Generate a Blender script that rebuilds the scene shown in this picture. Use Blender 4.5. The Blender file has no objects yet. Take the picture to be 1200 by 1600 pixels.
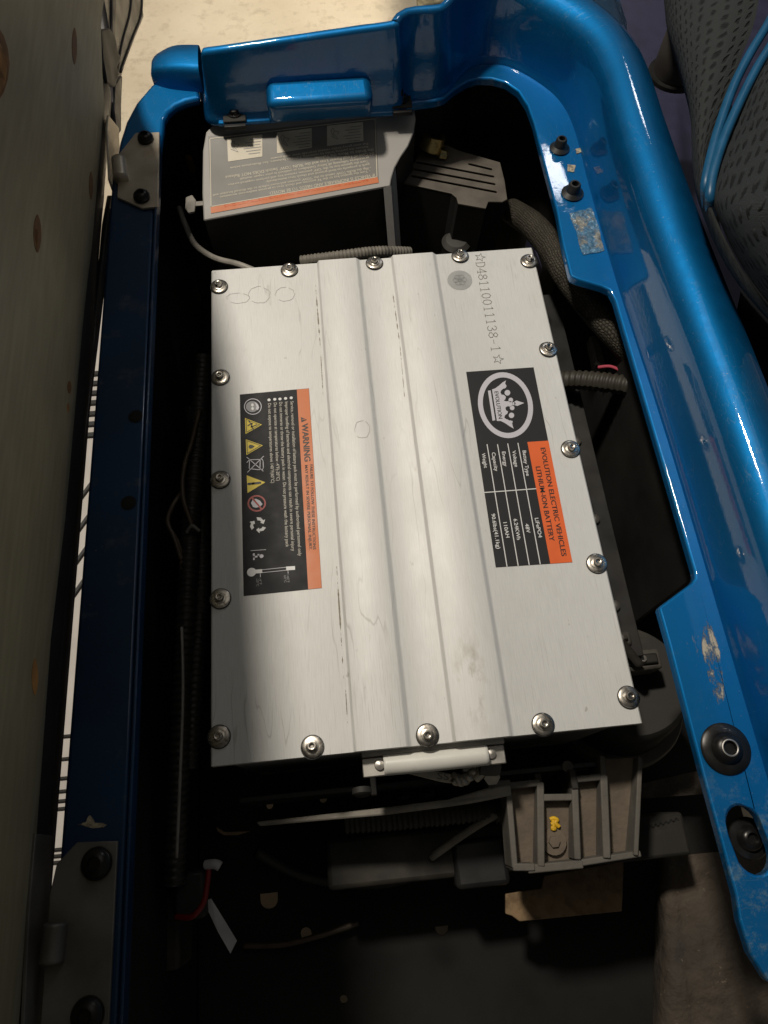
import bpy, bmesh, math, random
from mathutils import Vector, Matrix
random.seed(7)
scene = bpy.context.scene
COL = scene.collection

# ------------------------------------------------------------------ camera
CAM = Vector((-0.0516, -0.3571, 0.7059))
ROT = Matrix(((0.99541, 0.08645, -0.04099), (-0.09561, 0.91456, -0.39298), (0.00352, 0.39509, 0.91863)))
FPX = 1100.0
cd = bpy.data.cameras.new('camera'); cam = bpy.data.objects.new('camera', cd); COL.objects.link(cam)
cd.sensor_fit = 'VERTICAL'; cd.sensor_height = 32.0; cd.sensor_width = 24.0
cd.lens = FPX / 1600.0 * 32.0
cd.clip_start = 0.01; cd.clip_end = 60
cam.matrix_world = Matrix.Translation(CAM) @ ROT.to_4x4()
scene.camera = cam
# ------------------------------------------------------------------ light
w = bpy.data.worlds.new('World'); scene.world = w; w.use_nodes = True
w.node_tree.nodes['Background'].inputs[0].default_value = (1.0, 0.95, 0.86, 1)
w.node_tree.nodes['Background'].inputs[1].default_value = 0.052
def lamp(name, kind, loc, power, color, size, target=None):
    d = bpy.data.lights.new(name, kind); d.energy = power; d.color = color
    if kind == 'AREA': d.shape = 'RECTANGLE'; d.size, d.size_y = size
    else: d.shadow_soft_size = size
    o = bpy.data.objects.new(name, d); COL.objects.link(o); o.location = loc
    if target is not None:
        o.rotation_euler = (Vector(target) - Vector(loc)).to_track_quat('-Z', 'Y').to_euler()
    return o
lamp('key_lamp', 'POINT', (-0.56, 0.82, 2.2), 172, (1.0, 0.915, 0.79), 0.10)
lamp('floor_fill', 'AREA', (0.5, 2.3, 1.75), 6.5, (1.0, 0.90, 0.74), (0.6, 0.3), (0.1, 2.0, -.6)).data.spread = math.radians(62)  # added fill, narrowed so it brightens only the concrete past the cart
lamp('overhead_fill', 'AREA', (-0.1, 0.95, 2.7), 5, (1.0, 0.93, 0.82), (2.2, 1.6), (-0.1, 0.9, 0))  # added soft fill from above, not a real ceiling fixture
lamp('bench_lamp', 'AREA', (1.02, 2.25, 1.72), 2.2, (0.95, 0.97, 1.0), (0.2, 0.2), (0.2, 0.2, 0))
scene.view_settings.view_transform = 'Standard'
scene.view_settings.look = 'None'
scene.view_settings.exposure = 0.0
scene.view_settings.gamma = 1.0
scene.view_settings.use_curve_mapping = False

# ------------------------------------------------------------------ survey helpers
def ray(px, py):
    return ROT @ Vector(((px - 600) / FPX, -(py - 800) / FPX, -1.0))
def at(px, py, z=0.0):                    # point of the place at height z
    d = ray(px, py); return CAM + d * ((z - CAM.z) / d.z)
def aty(px, py, y):
    d = ray(px, py); return CAM + d * ((y - CAM.y) / d.y)
def atx(px, py, x):
    d = ray(px, py); return CAM + d * ((x - CAM.x) / d.x)
def onp(px, py, P, N):
    d = ray(px, py); return CAM + d * ((P - CAM).dot(N) / d.dot(N))

# ------------------------------------------------------------------ materials
MATS = {}
def mat(name, color, rough=0.5, metal=0.0, coat=0.0, noise=None, bump=None, spec=0.5, dirt=None, coord='Object', coat_rough=0.04):
    """noise=(scale, amount) brightness mottling; dirt=(scale, lo, hi, colour, amount); bump=(scale, strength, dist)"""
    if name in MATS: return MATS[name]
    m = bpy.data.materials.new(name); m.use_nodes = True; nt = m.node_tree; N = nt.nodes; L = nt.links
    b = N['Principled BSDF']; MATS[name] = m
    b.inputs['Base Color'].default_value = (*color, 1); b.inputs['Roughness'].default_value = rough
    b.inputs['Metallic'].default_value = metal; b.inputs['Coat Weight'].default_value = coat
    b.inputs['Coat Roughness'].default_value = coat_rough; b.inputs['Specular IOR Level'].default_value = spec
    tc = N.new('ShaderNodeTexCoord'); src = tc.outputs[coord]
    col = None
    if noise:
        n = N.new('ShaderNodeTexNoise'); n.inputs['Scale'].default_value = noise[0]; n.inputs['Detail'].default_value = 6
        L.new(src, n.inputs['Vector'])
        r = N.new('ShaderNodeMapRange'); r.inputs['From Min'].default_value = 0.3; r.inputs['From Max'].default_value = 0.7
        r.inputs['To Min'].default_value = 1 - noise[1]; r.inputs['To Max'].default_value = 1 + noise[1]
        L.new(n.outputs['Fac'], r.inputs['Value'])
        mx = N.new('ShaderNodeMix'); mx.data_type = 'RGBA'; mx.blend_type = 'MULTIPLY'; mx.inputs[0].default_value = 1
        mx.inputs[6].default_value = (*color, 1); L.new(r.outputs[0], mx.inputs[7]); col = mx.outputs[2]
        rr = N.new('ShaderNodeMapRange'); rr.inputs['From Min'].default_value = 0.3; rr.inputs['From Max'].default_value = 0.7
        rr.inputs['To Min'].default_value = max(0.02, rough - 0.08); rr.inputs['To Max'].default_value = min(1, rough + 0.08)
        L.new(n.outputs['Fac'], rr.inputs['Value']); L.new(rr.outputs[0], b.inputs['Roughness'])
    if dirt:
        dl = dirt if isinstance(dirt, list) else [dirt]
        for sc, lo, hi, dc, am in dl:
            n = N.new('ShaderNodeTexNoise'); n.inputs['Scale'].default_value = sc; n.inputs['Detail'].default_value = 8
            n.inputs['Roughness'].default_value = 0.65
            L.new(src, n.inputs['Vector'])
            r = N.new('ShaderNodeMapRange'); r.inputs['From Min'].default_value = lo; r.inputs['From Max'].default_value = hi
            r.inputs['To Max'].default_value = am; L.new(n.outputs['Fac'], r.inputs['Value'])
            mx = N.new('ShaderNodeMix'); mx.data_type = 'RGBA'
            L.new(r.outputs[0], mx.inputs[0])
            if col: L.new(col, mx.inputs[6])
            else: mx.inputs[6].default_value = (*color, 1)
            mx.inputs[7].default_value = (*dc, 1); col = mx.outputs[2]
            if metal > 0 or coat > 0:
                pass
    if col: L.new(col, b.inputs['Base Color'])
    if bump:
        n = N.new('ShaderNodeTexNoise'); n.inputs['Scale'].default_value = bump[0]; n.inputs['Detail'].default_value = 4
        L.new(src, n.inputs['Vector'])
        bp = N.new('ShaderNodeBump'); bp.inputs['Strength'].default_value = bump[1]; bp.inputs['Distance'].default_value = bump[2]
        L.new(n.outputs['Fac'], bp.inputs['Height']); L.new(bp.outputs[0], b.inputs['Normal'])
    return m

def blue_paint():
    m = bpy.data.materials.new('blue_metallic_paint'); m.use_nodes = True; nt = m.node_tree; N = nt.nodes; L = nt.links
    b = N['Principled BSDF']; tc = N.new('ShaderNodeTexCoord')
    def noise(scale, det=6, xyz=(1, 1, 1), loc=(0, 0, 0), rough=.6):
        mp = N.new('ShaderNodeMapping'); mp.inputs['Scale'].default_value = xyz; mp.inputs['Location'].default_value = loc
        L.new(tc.outputs['Object'], mp.inputs['Vector'])
        n = N.new('ShaderNodeTexNoise'); n.inputs['Scale'].default_value = scale; n.inputs['Detail'].default_value = det; n.inputs['Roughness'].default_value = rough
        L.new(mp.outputs[0], n.inputs['Vector']); return n.outputs['Fac']
    def rng(v, a_, b_, c, d):
        r = N.new('ShaderNodeMapRange'); L.new(v, r.inputs['Value'])
        for k, x in zip(('From Min', 'From Max', 'To Min', 'To Max'), (a_, b_, c, d)): r.inputs[k].default_value = x
        return r.outputs[0]
    def mixc(f, A, B):
        mx = N.new('ShaderNodeMix'); mx.data_type = 'RGBA'; L.new(f, mx.inputs[0])
        if isinstance(A, tuple): mx.inputs[6].default_value = (*A, 1)
        else: L.new(A, mx.inputs[6])
        mx.inputs[7].default_value = (*B, 1); return mx.outputs[2]
    def mt(op, A, B):
        q = N.new('ShaderNodeMath'); q.operation = op; L.new(A, q.inputs[0])
        if isinstance(B, float): q.inputs[1].default_value = B
        else: L.new(B, q.inputs[1])
        return q.outputs[0]
    def oval(c, rx, ry, rot=0.0):
        su = N.new('ShaderNodeVectorMath'); su.operation = 'SUBTRACT'; L.new(tc.outputs['Object'], su.inputs[0]); su.inputs[1].default_value = c
        vr = N.new('ShaderNodeVectorRotate'); vr.rotation_type = 'Z_AXIS'; vr.inputs['Angle'].default_value = rot; L.new(su.outputs[0], vr.inputs['Vector'])
        mu = N.new('ShaderNodeVectorMath'); mu.operation = 'MULTIPLY'; L.new(vr.outputs[0], mu.inputs[0]); mu.inputs[1].default_value = (1 / rx, 1 / ry, 0)
        ln = N.new('ShaderNodeVectorMath'); ln.operation = 'LENGTH'; L.new(mu.outputs[0], ln.inputs[0]); return rng(ln.outputs['Value'], .55, 1.0, 1, 0)
    c = mixc(rng(noise(5, 4), .3, .7, 0, 1), (0.0003, 0.140, 0.375), (0.0006, 0.165, 0.43))
    # fine scratches
    sc = None
    for loc, xyz in (((3, 1, 0), (1.2, 7, 3)), ((9, 4, 2), (6, 1.5, 4))):
        l = mt('ABSOLUTE', mt('SUBTRACT', noise(22, 2, xyz, loc, .4), 0.5), 0.0)
        l = mt('MULTIPLY', rng(l, 0, .010, .30, 0), rng(noise(7, 3, (1, 1, 1), loc), .52, .62, 0, 1))
        c = mixc(l, c, (.16, .28, .36))
    # dust and whitish haze
    c = mixc(rng(noise(38, 9, (1, 1, 1), (2, 2, 2), .75), .58, .78, 0, .20), c, (.13, .21, .25))
    c = mixc(rng(noise(420, 2, (1, 1, 1), (5, 2, 2), .5), .71, .76, 0, .45), c, (.28, .33, .34))
    w = at(1160, 1400, .05); wear = mt('MULTIPLY', oval((w.x + .02, w.y - .01, 0), .06, .13), rng(noise(55, 9, (1, 1, 1), (1, 8, 2), .8), .50, .64, 0, .75))
    c = mixc(wear, c, (.20, .33, .40))
    # long chipped streak down the near tab: primer edge, bare core
    p = at(1114, 1034, .05)
    st = mt('MULTIPLY', oval((p.x, p.y, 0), .013, .060, .10), noise(95, 9, (1, .45, 1), (3, 3, 3), .72))
    st2 = mt('MULTIPLY', oval((p.x - .016, p.y + .02, 0), .010, .035, .0), noise(110, 9, (1, .3, 1), (7, 1, 3), .7))
    c = mixc(rng(st2, .56, .62, 0, .7), c, (.20, .24, .26))
    c = mixc(rng(st, .44, .48, 0, .85), c, (.11, .12, .13)); c = mixc(rng(st, .50, .56, 0, 1), c, (.46, .41, .32))
    bare = rng(st, .44, .50, 0, 1)
    L.new(c, b.inputs['Base Color'])
    L.new(rng(bare, 0, 1, .85, 0), b.inputs['Metallic']); L.new(rng(noise(30, 8, (1, 1, 1), (4, 1, 1), .7), .35, .7, .55, .66), b.inputs['Roughness'])
    L.new(rng(bare, 0, 1, 1, 0), b.inputs['Coat Weight']); L.new(rng(noise(18, 8, (1, 1, 1), (1, 6, 1), .75), .45, .72, .03, .12), b.inputs['Coat Roughness'])
    bp = N.new('ShaderNodeBump'); bp.inputs['Strength'].default_value = .035; bp.inputs['Distance'].default_value = .002
    L.new(noise(190, 2), bp.inputs['Height'])
    bq = N.new('ShaderNodeBump'); bq.inputs['Strength'].default_value = .5; bq.inputs['Distance'].default_value = .0006; bq.invert = True
    L.new(bare, bq.inputs['Height']); L.new(bp.outputs[0], bq.inputs['Normal'])
    L.new(bq.outputs[0], b.inputs['Normal']); L.new(bp.outputs[0], b.inputs['Coat Normal'])
    return m
BLUE = blue_paint()
BLUEWORNSHADE = mat('blue_paint_worn_shaded_rail', (0.001, 0.034, 0.105), 0.45, 0.4, 0.6, noise=(9, .15), coat_rough=.15,  # deep shade put into this darker base blue; the speckles are wear
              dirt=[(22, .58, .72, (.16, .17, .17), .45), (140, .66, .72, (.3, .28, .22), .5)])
NAVY = mat('navy_deck', (0.022, 0.022, 0.058), 0.6, noise=(40, .2), bump=(350, .4, .001))
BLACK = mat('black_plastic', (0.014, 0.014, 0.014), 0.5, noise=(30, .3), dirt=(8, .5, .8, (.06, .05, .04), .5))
BLACK2 = mat('black_tub_plastic', (0.017, 0.0165, 0.0155), 0.75, noise=(12, .3), spec=.2, dirt=(5, .52, .85, (.045, .04, .03), .5))
RUBBER = mat('black_rubber', (0.018, 0.018, 0.018), 0.42, noise=(60, .2))
STEEL = mat('stainless_steel', (0.62, 0.58, 0.52), 0.30, 1.0, noise=(160, .25), dirt=(260, .52, .66, (.16, .12, .08), .7))
def vary(m, lo, hi):
    nt = m.node_tree; N = nt.nodes; L = nt.links; b = N['Principled BSDF']; src = b.inputs['Base Color'].links[0].from_socket
    oi = N.new('ShaderNodeObjectInfo'); r = N.new('ShaderNodeMapRange'); r.inputs['To Min'].default_value = lo; r.inputs['To Max'].default_value = hi
    L.new(oi.outputs['Random'], r.inputs['Value'])
    mx = N.new('ShaderNodeMix'); mx.data_type = 'RGBA'; mx.blend_type = 'MULTIPLY'; mx.inputs[0].default_value = 1
    L.new(src, mx.inputs[6]); L.new(r.outputs[0], mx.inputs[7]); L.new(mx.outputs[2], b.inputs['Base Color'])
vary(STEEL, .55, 1.05)
STEELD = mat('dull_zinc_steel', (0.40, 0.38, 0.35), 0.42, 0.85, noise=(40, .2))
HINGE = mat('hinge_steel', (0.60, 0.53, 0.43), 0.38, 0.55, noise=(22, .2), dirt=(26, .55, .75, (.30, .20, .10), .5))
HINGESHADE = mat('hinge_shaded_steel', (0.19, 0.18, 0.16), 0.5, 0.5, noise=(22, .3))  # darker copy of the hinge steel, shadow put into its colour
BOLTB = mat('black_oxide_bolt', (0.03, 0.029, 0.028), 0.33, 0.7, noise=(80, .2))
BRASS = mat('zinc_yellow_brass', (0.60, 0.48, 0.22), 0.3, 0.9, noise=(60, .2))
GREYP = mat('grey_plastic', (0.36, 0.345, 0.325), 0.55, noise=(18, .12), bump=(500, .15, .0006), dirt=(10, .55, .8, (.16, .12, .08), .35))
LABELG = mat('label_grey', (0.185, 0.178, 0.165), 0.5, noise=(14, .08))
CREAM = mat('cream_print', (0.66, 0.60, 0.47), 0.55, noise=(30, .06))
CREAM2 = mat('pale_print', (0.55, 0.52, 0.45), 0.55)
ORANGE = mat('orange_print', (0.80, 0.13, 0.018), 0.5, noise=(30, .06))
ORANGE2 = mat('orange_print_faded', (0.62, 0.17, 0.045), 0.5, noise=(30, .06))
STKB = mat('sticker_black', (0.018, 0.018, 0.020), 0.62, noise=(50, .2), spec=.3, dirt=(45, .62, .8, (.07, .07, .07), .5))
WHITE = mat('white_print', (0.72, 0.72, 0.72), 0.5)
LILAC = mat('silver_print', (0.56, 0.55, 0.60), 0.5)
GREYPR = mat('grey_print', (0.24, 0.24, 0.25), 0.5)
YELLOW = mat('yellow_print', (0.72, 0.55, 0.02), 0.5)
RED = mat('red_print', (0.36, 0.04, 0.03), 0.5)
INK = mat('black_print', (0.015, 0.014, 0.013), 0.5)
ENGR = mat('laser_engraving', (0.20, 0.19, 0.175), 0.6)
DOT = mat('grey_dot_sticker', (0.36, 0.365, 0.36), 0.5, noise=(80, .1))
DOT2 = mat('grey_dot_print', (0.30, 0.31, 0.315), 0.5)
SCUFF = mat('brown_scuff', (0.27, 0.235, 0.19), 0.8, noise=(300, .4))
WHITEP = mat('white_nylon', (0.74, 0.73, 0.68), 0.35, noise=(20, .05), dirt=(25, .6, .8, (.3, .27, .2), .4))
CAST = mat('dusty_cast_aluminium', (0.135, 0.125, 0.11), 0.75, 0.15, noise=(30, .2), bump=(160, .3, .002),
           dirt=[(24, .5, .75, (.15, .12, .085), .7)])
CASTF = mat('dusty_sand_pocket', (0.15, 0.12, 0.09), 0.9, noise=(45, .2), bump=(200, .4, .002), dirt=(60, .58, .7, (.12, .09, .06), .6))
DUST = mat('dusty_brown_plastic', (0.078, 0.062, 0.047), 0.85, noise=(9, .45), bump=(38, .9, .010),
           dirt=[(14, .55, .7, (.035, .03, .026), .8), (90, .64, .7, (.26, .2, .14), .6)])
DUSTG = mat('dusty_black_metal', (0.026, 0.024, 0.021), 0.7, 0.1, noise=(20, .25), dirt=(9, .5, .75, (.11, .09, .065), .6))
RUST = mat('rusty_plate', (0.23, 0.155, 0.085), 0.85, noise=(50, .3), bump=(120, .4, .002), dirt=(70, .5, .7, (.10, .055, .025), .7))
PLUG = mat('tan_plug', (0.55, 0.47, 0.30), 0.7, noise=(90, .2))
VINYL = mat('dark_vinyl', (0.028, 0.025, 0.027), 0.42, noise=(40, .2), bump=(300, .25, .0008))
TRIM = mat('dark_trim', (0.030, 0.027, 0.026), 0.34, noise=(20, .2))
PINK = mat('pink_wire', (0.5, 0.08, 0.12), 0.45)
REDW = mat('red_wire', (0.22, 0.01, 0.012), 0.4)
GREYW = mat('grey_cable', (0.30, 0.28, 0.25), 0.45, noise=(60, .2))
DARKW = mat('dark_cable', (0.030, 0.027, 0.024), 0.5, noise=(60, .3))
BROWNW = mat('brown_cable', (0.085, 0.062, 0.04), 0.5, noise=(60, .3))
TAG = mat('white_tag', (0.55, 0.55, 0.56), 0.6, noise=(40, .1))
CHIP = mat('bare_chip', (0.42, 0.36, 0.25), 0.7, noise=(200, .4), bump=(200, .6, .002), dirt=(150, .5, .6, (.10, .09, .09), .8))
GLUE = mat('clear_glue_patch', (0.10, 0.22, 0.34), 0.12, 0.1, 0.8, noise=(180, .4), bump=(160, 1.0, .006),
           dirt=[(60, .50, .58, (.34, .29, .20), .75), (90, .56, .66, (.10, .09, .085), .8)])
PIPING = mat('blue_piping', (0.008, 0.085, 0.19), 0.42, noise=(60, .1))
STRAP = mat('webbing_strap', (0.20, 0.17, 0.10), 0.8, noise=(150, .5))
MATW = mat('pale_mat', (0.62, 0.58, 0.54), 0.5, noise=(20, .1))
WOODB = mat('bare_wood', (0.42, 0.21, 0.06), 0.7, noise=(60, .35))
WOODD = mat('dark_bare_wood', (0.16, 0.075, 0.025), 0.8, noise=(90, .35))

def brushed():
    m = bpy.data.materials.new('brushed_aluminium'); m.use_nodes = True; nt = m.node_tree; N = nt.nodes; L = nt.links
    b = N['Principled BSDF']; tc = N.new('ShaderNodeTexCoord')
    def noise(scale, det=6, xyz=(1, 1, 1), loc=(0, 0, 0), rough=.6):
        mp = N.new('ShaderNodeMapping'); mp.inputs['Scale'].default_value = xyz; mp.inputs['Location'].default_value = loc
        L.new(tc.outputs['Object'], mp.inputs['Vector'])
        n = N.new('ShaderNodeTexNoise'); n.inputs['Scale'].default_value = scale; n.inputs['Detail'].default_value = det
        n.inputs['Roughness'].default_value = rough
        L.new(mp.outputs[0], n.inputs['Vector']); return n.outputs['Fac']
    def rng(v, a, b_, c, d):
        r = N.new('ShaderNodeMapRange'); L.new(v, r.inputs['Value'])
        for k, x in zip(('From Min', 'From Max', 'To Min', 'To Max'), (a, b_, c, d)): r.inputs[k].default_value = x
        return r.outputs[0]
    def mixc(f, A, B):
        mx = N.new('ShaderNodeMix'); mx.data_type = 'RGBA'; L.new(f, mx.inputs[0])
        if isinstance(A, tuple): mx.inputs[6].default_value = (*A, 1)
        else: L.new(A, mx.inputs[6])
        mx.inputs[7].default_value = (*B, 1); return mx.outputs[2]
    def math_(op, A, B):
        q = N.new('ShaderNodeMath'); q.operation = op; L.new(A, q.inputs[0])
        if isinstance(B, float): q.inputs[1].default_value = B
        else: L.new(B, q.inputs[1])
        return q.outputs[0]
    grain = noise(40, 5, (30, 1.2, 1))
    cloud = noise(7, 4)
    c = mixc(rng(grain, .35, .65, 0, 1), (0.66, 0.66, 0.645), (0.735, 0.735, 0.72))
    c = mixc(rng(cloud, .35, .75, 0, .22), c, (0.58, 0.575, 0.55))
    c = mixc(rng(noise(26, 8, (1, .6, 1), (8, 3, 0), .75), .54, .76, 0, .28), c, (0.52, 0.50, 0.46))
    c = mixc(math_('MULTIPLY', rng(noise(60, 3, (14, .35, 1), (5, 2, 0), .5), .60, .66, 0, .35), rng(noise(6, 2, (1, 1, 1), (2, 7, 0)), .5, .6, 0, 1)), c, (0.45, 0.435, 0.41))
    # drip marks and short scratches, each with a shape of its own
    dr = noise(11, 3, (2.6, .35, 1), (3, 1, 0), .4)
    line = math_('ABSOLUTE', math_('SUBTRACT', dr, 0.5), 0.0)
    lm = math_('MULTIPLY', rng(line, 0.0, .006, .55, 0), rng(noise(5, 2, (1, 1, 1), (7, 2, 0)), .5, .62, 0, 1))
    c = mixc(lm, c, (0.36, 0.34, 0.31))
    sp = noise(130, 3, (1, .5, 1), (2, 5, 0))
    c = mixc(math_('MULTIPLY', rng(sp, .68, .74, 0, .5), rng(noise(9, 2, (1, 1, 1), (1, 9, 0)), .5, .6, 0, 1)), c, (0.30, 0.27, 0.23))
    # grime patch low on the third strip (an oval with torn edges)
    mp = N.new('ShaderNodeMapping'); mp.vector_type = 'POINT'
    g = at(738, 1065, 0)
    mp.inputs['Location'].default_value = (-g.x / .022, -g.y / .055, 0); mp.inputs['Scale'].default_value = (1 / .022, 1 / .055, 0)
    L.new(tc.outputs['Object'], mp.inputs['Vector'])
    ln = N.new('ShaderNodeVectorMath'); ln.operation = 'LENGTH'; L.new(mp.outputs[0], ln.inputs[0])
    gm = math_('MULTIPLY', rng(ln.outputs['Value'], .2, 1, 1, 0), rng(noise(48, 7, (1, .45, 1), (4, 4, 0), .7), .47, .66, 0, .85))
    c = mixc(gm, c, (0.27, 0.22, 0.14))
    L.new(c, b.inputs['Base Color'])
    b.inputs['Metallic'].default_value = 0.12
    L.new(rng(noise(14, 7, (1, 1, 1), (6, 6, 0), .7), .3, .7, .50, .58), b.inputs['Roughness'])
    bp = N.new('ShaderNodeBump'); bp.inputs['Strength'].default_value = .05; bp.inputs['Distance'].default_value = .001
    L.new(grain, bp.inputs['Height']); L.new(bp.outputs[0], b.inputs['Normal'])
    MATS['brushed_aluminium'] = m; return m
ALU = brushed()
CASING = mat('casing_grey', (0.34, 0.335, 0.32), 0.5, 0.3, noise=(12, .15))

def concrete():
    m = bpy.data.materials.new('concrete'); m.use_nodes = True; nt = m.node_tree; N = nt.nodes; L = nt.links
    b = N['Principled BSDF']; tc = N.new('ShaderNodeTexCoord')
    def nz(s, d, r=.6):
        n = N.new('ShaderNodeTexNoise'); n.inputs['Scale'].default_value = s; n.inputs['Detail'].default_value = d; n.inputs['Roughness'].default_value = r
        L.new(tc.outputs['Object'], n.inputs['Vector']); return n
    a = nz(3.5, 10, .72); c = nz(28, 8, .7)
    rp = N.new('ShaderNodeValToRGB'); L.new(a.outputs['Fac'], rp.inputs[0])
    rp.color_ramp.elements[0].position = .3; rp.color_ramp.elements[0].color = (.56, .48, .36, 1)
    rp.color_ramp.elements[1].position = .7; rp.color_ramp.elements[1].color = (.74, .66, .52, 1)
    mx = N.new('ShaderNodeMix'); mx.data_type = 'RGBA'
    r = N.new('ShaderNodeMapRange'); r.inputs['From Min'].default_value = .50; r.inputs['From Max'].default_value = .68; r.inputs['To Max'].default_value = .55
    L.new(c.outputs['Fac'], r.inputs['Value']); L.new(r.outputs[0], mx.inputs[0]); L.new(rp.outputs[0], mx.inputs[6]); mx.inputs[7].default_value = (.36, .29, .2, 1)
    L.new(mx.outputs[2], b.inputs['Base Color']); b.inputs['Roughness'].default_value = .55
    bp = N.new('ShaderNodeBump'); bp.inputs['Strength'].default_value = .3; bp.inputs['Distance'].default_value = .004
    L.new(c.outputs['Fac'], bp.inputs['Height']); L.new(bp.outputs[0], b.inputs['Normal'])
    return m
CONC = concrete()

def plywood():
    m = bpy.data.materials.new('olive_painted_plywood'); m.use_nodes = True; nt = m.node_tree; N = nt.nodes; L = nt.links
    b = N['Principled BSDF']; tc = N.new('ShaderNodeTexCoord')
    mp = N.new('ShaderNodeMapping'); mp.inputs['Scale'].default_value = (1, 5, 40); L.new(tc.outputs['Object'], mp.inputs['Vector'])
    n = N.new('ShaderNodeTexNoise'); n.inputs['Scale'].default_value = 3; n.inputs['Detail'].default_value = 6; L.new(mp.outputs[0], n.inputs['Vector'])
    n2 = N.new('ShaderNodeTexNoise'); n2.inputs['Scale'].default_value = 6; n2.inputs['Detail'].default_value = 4; L.new(tc.outputs['Object'], n2.inputs['Vector'])
    rp = N.new('ShaderNodeValToRGB'); L.new(n.outputs['Fac'], rp.inputs[0])
    rp.color_ramp.elements[0].position = .3; rp.color_ramp.elements[0].color = (.225, .205, .135, 1)
    rp.color_ramp.elements[1].position = .7; rp.color_ramp.elements[1].color = (.29, .265, .18, 1)
    mx = N.new('ShaderNodeMix'); mx.data_type = 'RGBA'; mx.blend_type = 'MULTIPLY'; mx.inputs[0].default_value = .6
    L.new(rp.outputs[0], mx.inputs[6]); L.new(n2.outputs['Fac'], mx.inputs[7])
    mm = N.new('ShaderNodeMix'); mm.data_type = 'RGBA'; mm.blend_type = 'MULTIPLY'; mm.inputs[0].default_value = 1
    L.new(mx.outputs[2], mm.inputs[6]); mm.inputs[7].default_value = (1.5, 1.5, 1.5, 1)
    L.new(mm.outputs[2], b.inputs['Base Color']); b.inputs['Roughness'].default_value = .6
    bp = N.new('ShaderNodeBump'); bp.inputs['Strength'].default_value = .2; bp.inputs['Distance'].default_value = .001
    L.new(n.outputs['Fac'], bp.inputs['Height']); L.new(bp.outputs[0], b.inputs['Normal'])
    return m
PLY = plywood()

def weave(name, c0, c1, su, sv, strength, dist, rough=.9):
    """interlaced yarn on the UV of a surface (UV in metres)"""
    m = bpy.data.materials.new(name); m.use_nodes = True; nt = m.node_tree; N = nt.nodes; L = nt.links
    b = N['Principled BSDF']; tc = N.new('ShaderNodeTexCoord')
    nz = N.new('ShaderNodeTexNoise'); nz.inputs['Scale'].default_value = 60; L.new(tc.outputs['UV'], nz.inputs['Vector'])
    ad = N.new('ShaderNodeMix'); ad.data_type = 'VECTOR'; ad.inputs[0].default_value = .009
    L.new(tc.outputs['UV'], ad.inputs[4]); L.new(nz.outputs['Color'], ad.inputs[5])
    sp = N.new('ShaderNodeSeparateXYZ'); L.new(ad.outputs[1], sp.inputs[0])
    def M_(op, a, bb=None):
        q = N.new('ShaderNodeMath'); q.operation = op
        for i, x in enumerate((a, bb)):
            if x is None: continue
            if isinstance(x, (int, float)): q.inputs[i].default_value = x
            else: L.new(x, q.inputs[i])
        return q.outputs[0]
    u = M_('MULTIPLY', sp.outputs[0], su); v = M_('MULTIPLY', sp.outputs[1], sv)
    # a: rows run along u; every second column is offset by half a stitch
    colf = M_('FLOOR', v); odd = M_('MULTIPLY', M_('MODULO', M_('ABSOLUTE', colf), 2.0), 0.5)
    fu = M_('FRACT', M_('ADD', u, odd)); fv = M_('FRACT', v)
    bu = M_('SINE', M_('MULTIPLY', fu, math.pi)); bv = M_('SINE', M_('MULTIPLY', fv, math.pi))
    cb_ = N.new('ShaderNodeCombineXYZ'); L.new(M_('FLOOR', M_('ADD', u, odd)), cb_.inputs[0]); L.new(colf, cb_.inputs[1])
    wn = N.new('ShaderNodeTexWhiteNoise'); wn.noise_dimensions = '2D'; L.new(cb_.outputs[0], wn.inputs['Vector'])
    fz = N.new('ShaderNodeTexNoise'); fz.inputs['Scale'].default_value = 900; fz.inputs['Detail'].default_value = 3; L.new(tc.outputs['UV'], fz.inputs['Vector'])
    h = M_('MULTIPLY', M_('POWER', M_('MULTIPLY', bu, bv), 0.6), M_('ADD', M_('MULTIPLY', wn.outputs['Value'], .5), .5))
    h = M_('ADD', h, M_('MULTIPLY', fz.outputs['Fac'], .35))
    rp = N.new('ShaderNodeValToRGB'); L.new(h, rp.inputs[0])
    rp.color_ramp.elements[0].position = .2; rp.color_ramp.elements[0].color = (*c0, 1)
    rp.color_ramp.elements[1].position = 1.0; rp.color_ramp.elements[1].color = (*c1, 1)
    nm = N.new('ShaderNodeTexNoise'); nm.inputs['Scale'].default_value = 25; nm.inputs['Detail'].default_value = 6; L.new(tc.outputs['UV'], nm.inputs['Vector'])
    mx = N.new('ShaderNodeMix'); mx.data_type = 'RGBA'; mx.blend_type = 'MULTIPLY'; mx.inputs[0].default_value = .6
    rr = N.new('ShaderNodeMapRange'); rr.inputs['From Min'].default_value = .3; rr.inputs['From Max'].default_value = .7; rr.inputs['To Min'].default_value = .6; rr.inputs['To Max'].default_value = 1.4
    L.new(nm.outputs['Fac'], rr.inputs['Value'])
    L.new(rp.outputs[0], mx.inputs[6]); L.new(rr.outputs[0], mx.inputs[7]); L.new(mx.outputs[2], b.inputs['Base Color'])
    b.inputs['Roughness'].default_value = rough; b.inputs['Specular IOR Level'].default_value = .25
    bp = N.new('ShaderNodeBump'); bp.inputs['Strength'].default_value = strength; bp.inputs['Distance'].default_value = dist
    L.new(h, bp.inputs['Height']); L.new(bp.outputs[0], b.inputs['Normal'])
    return m
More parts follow.
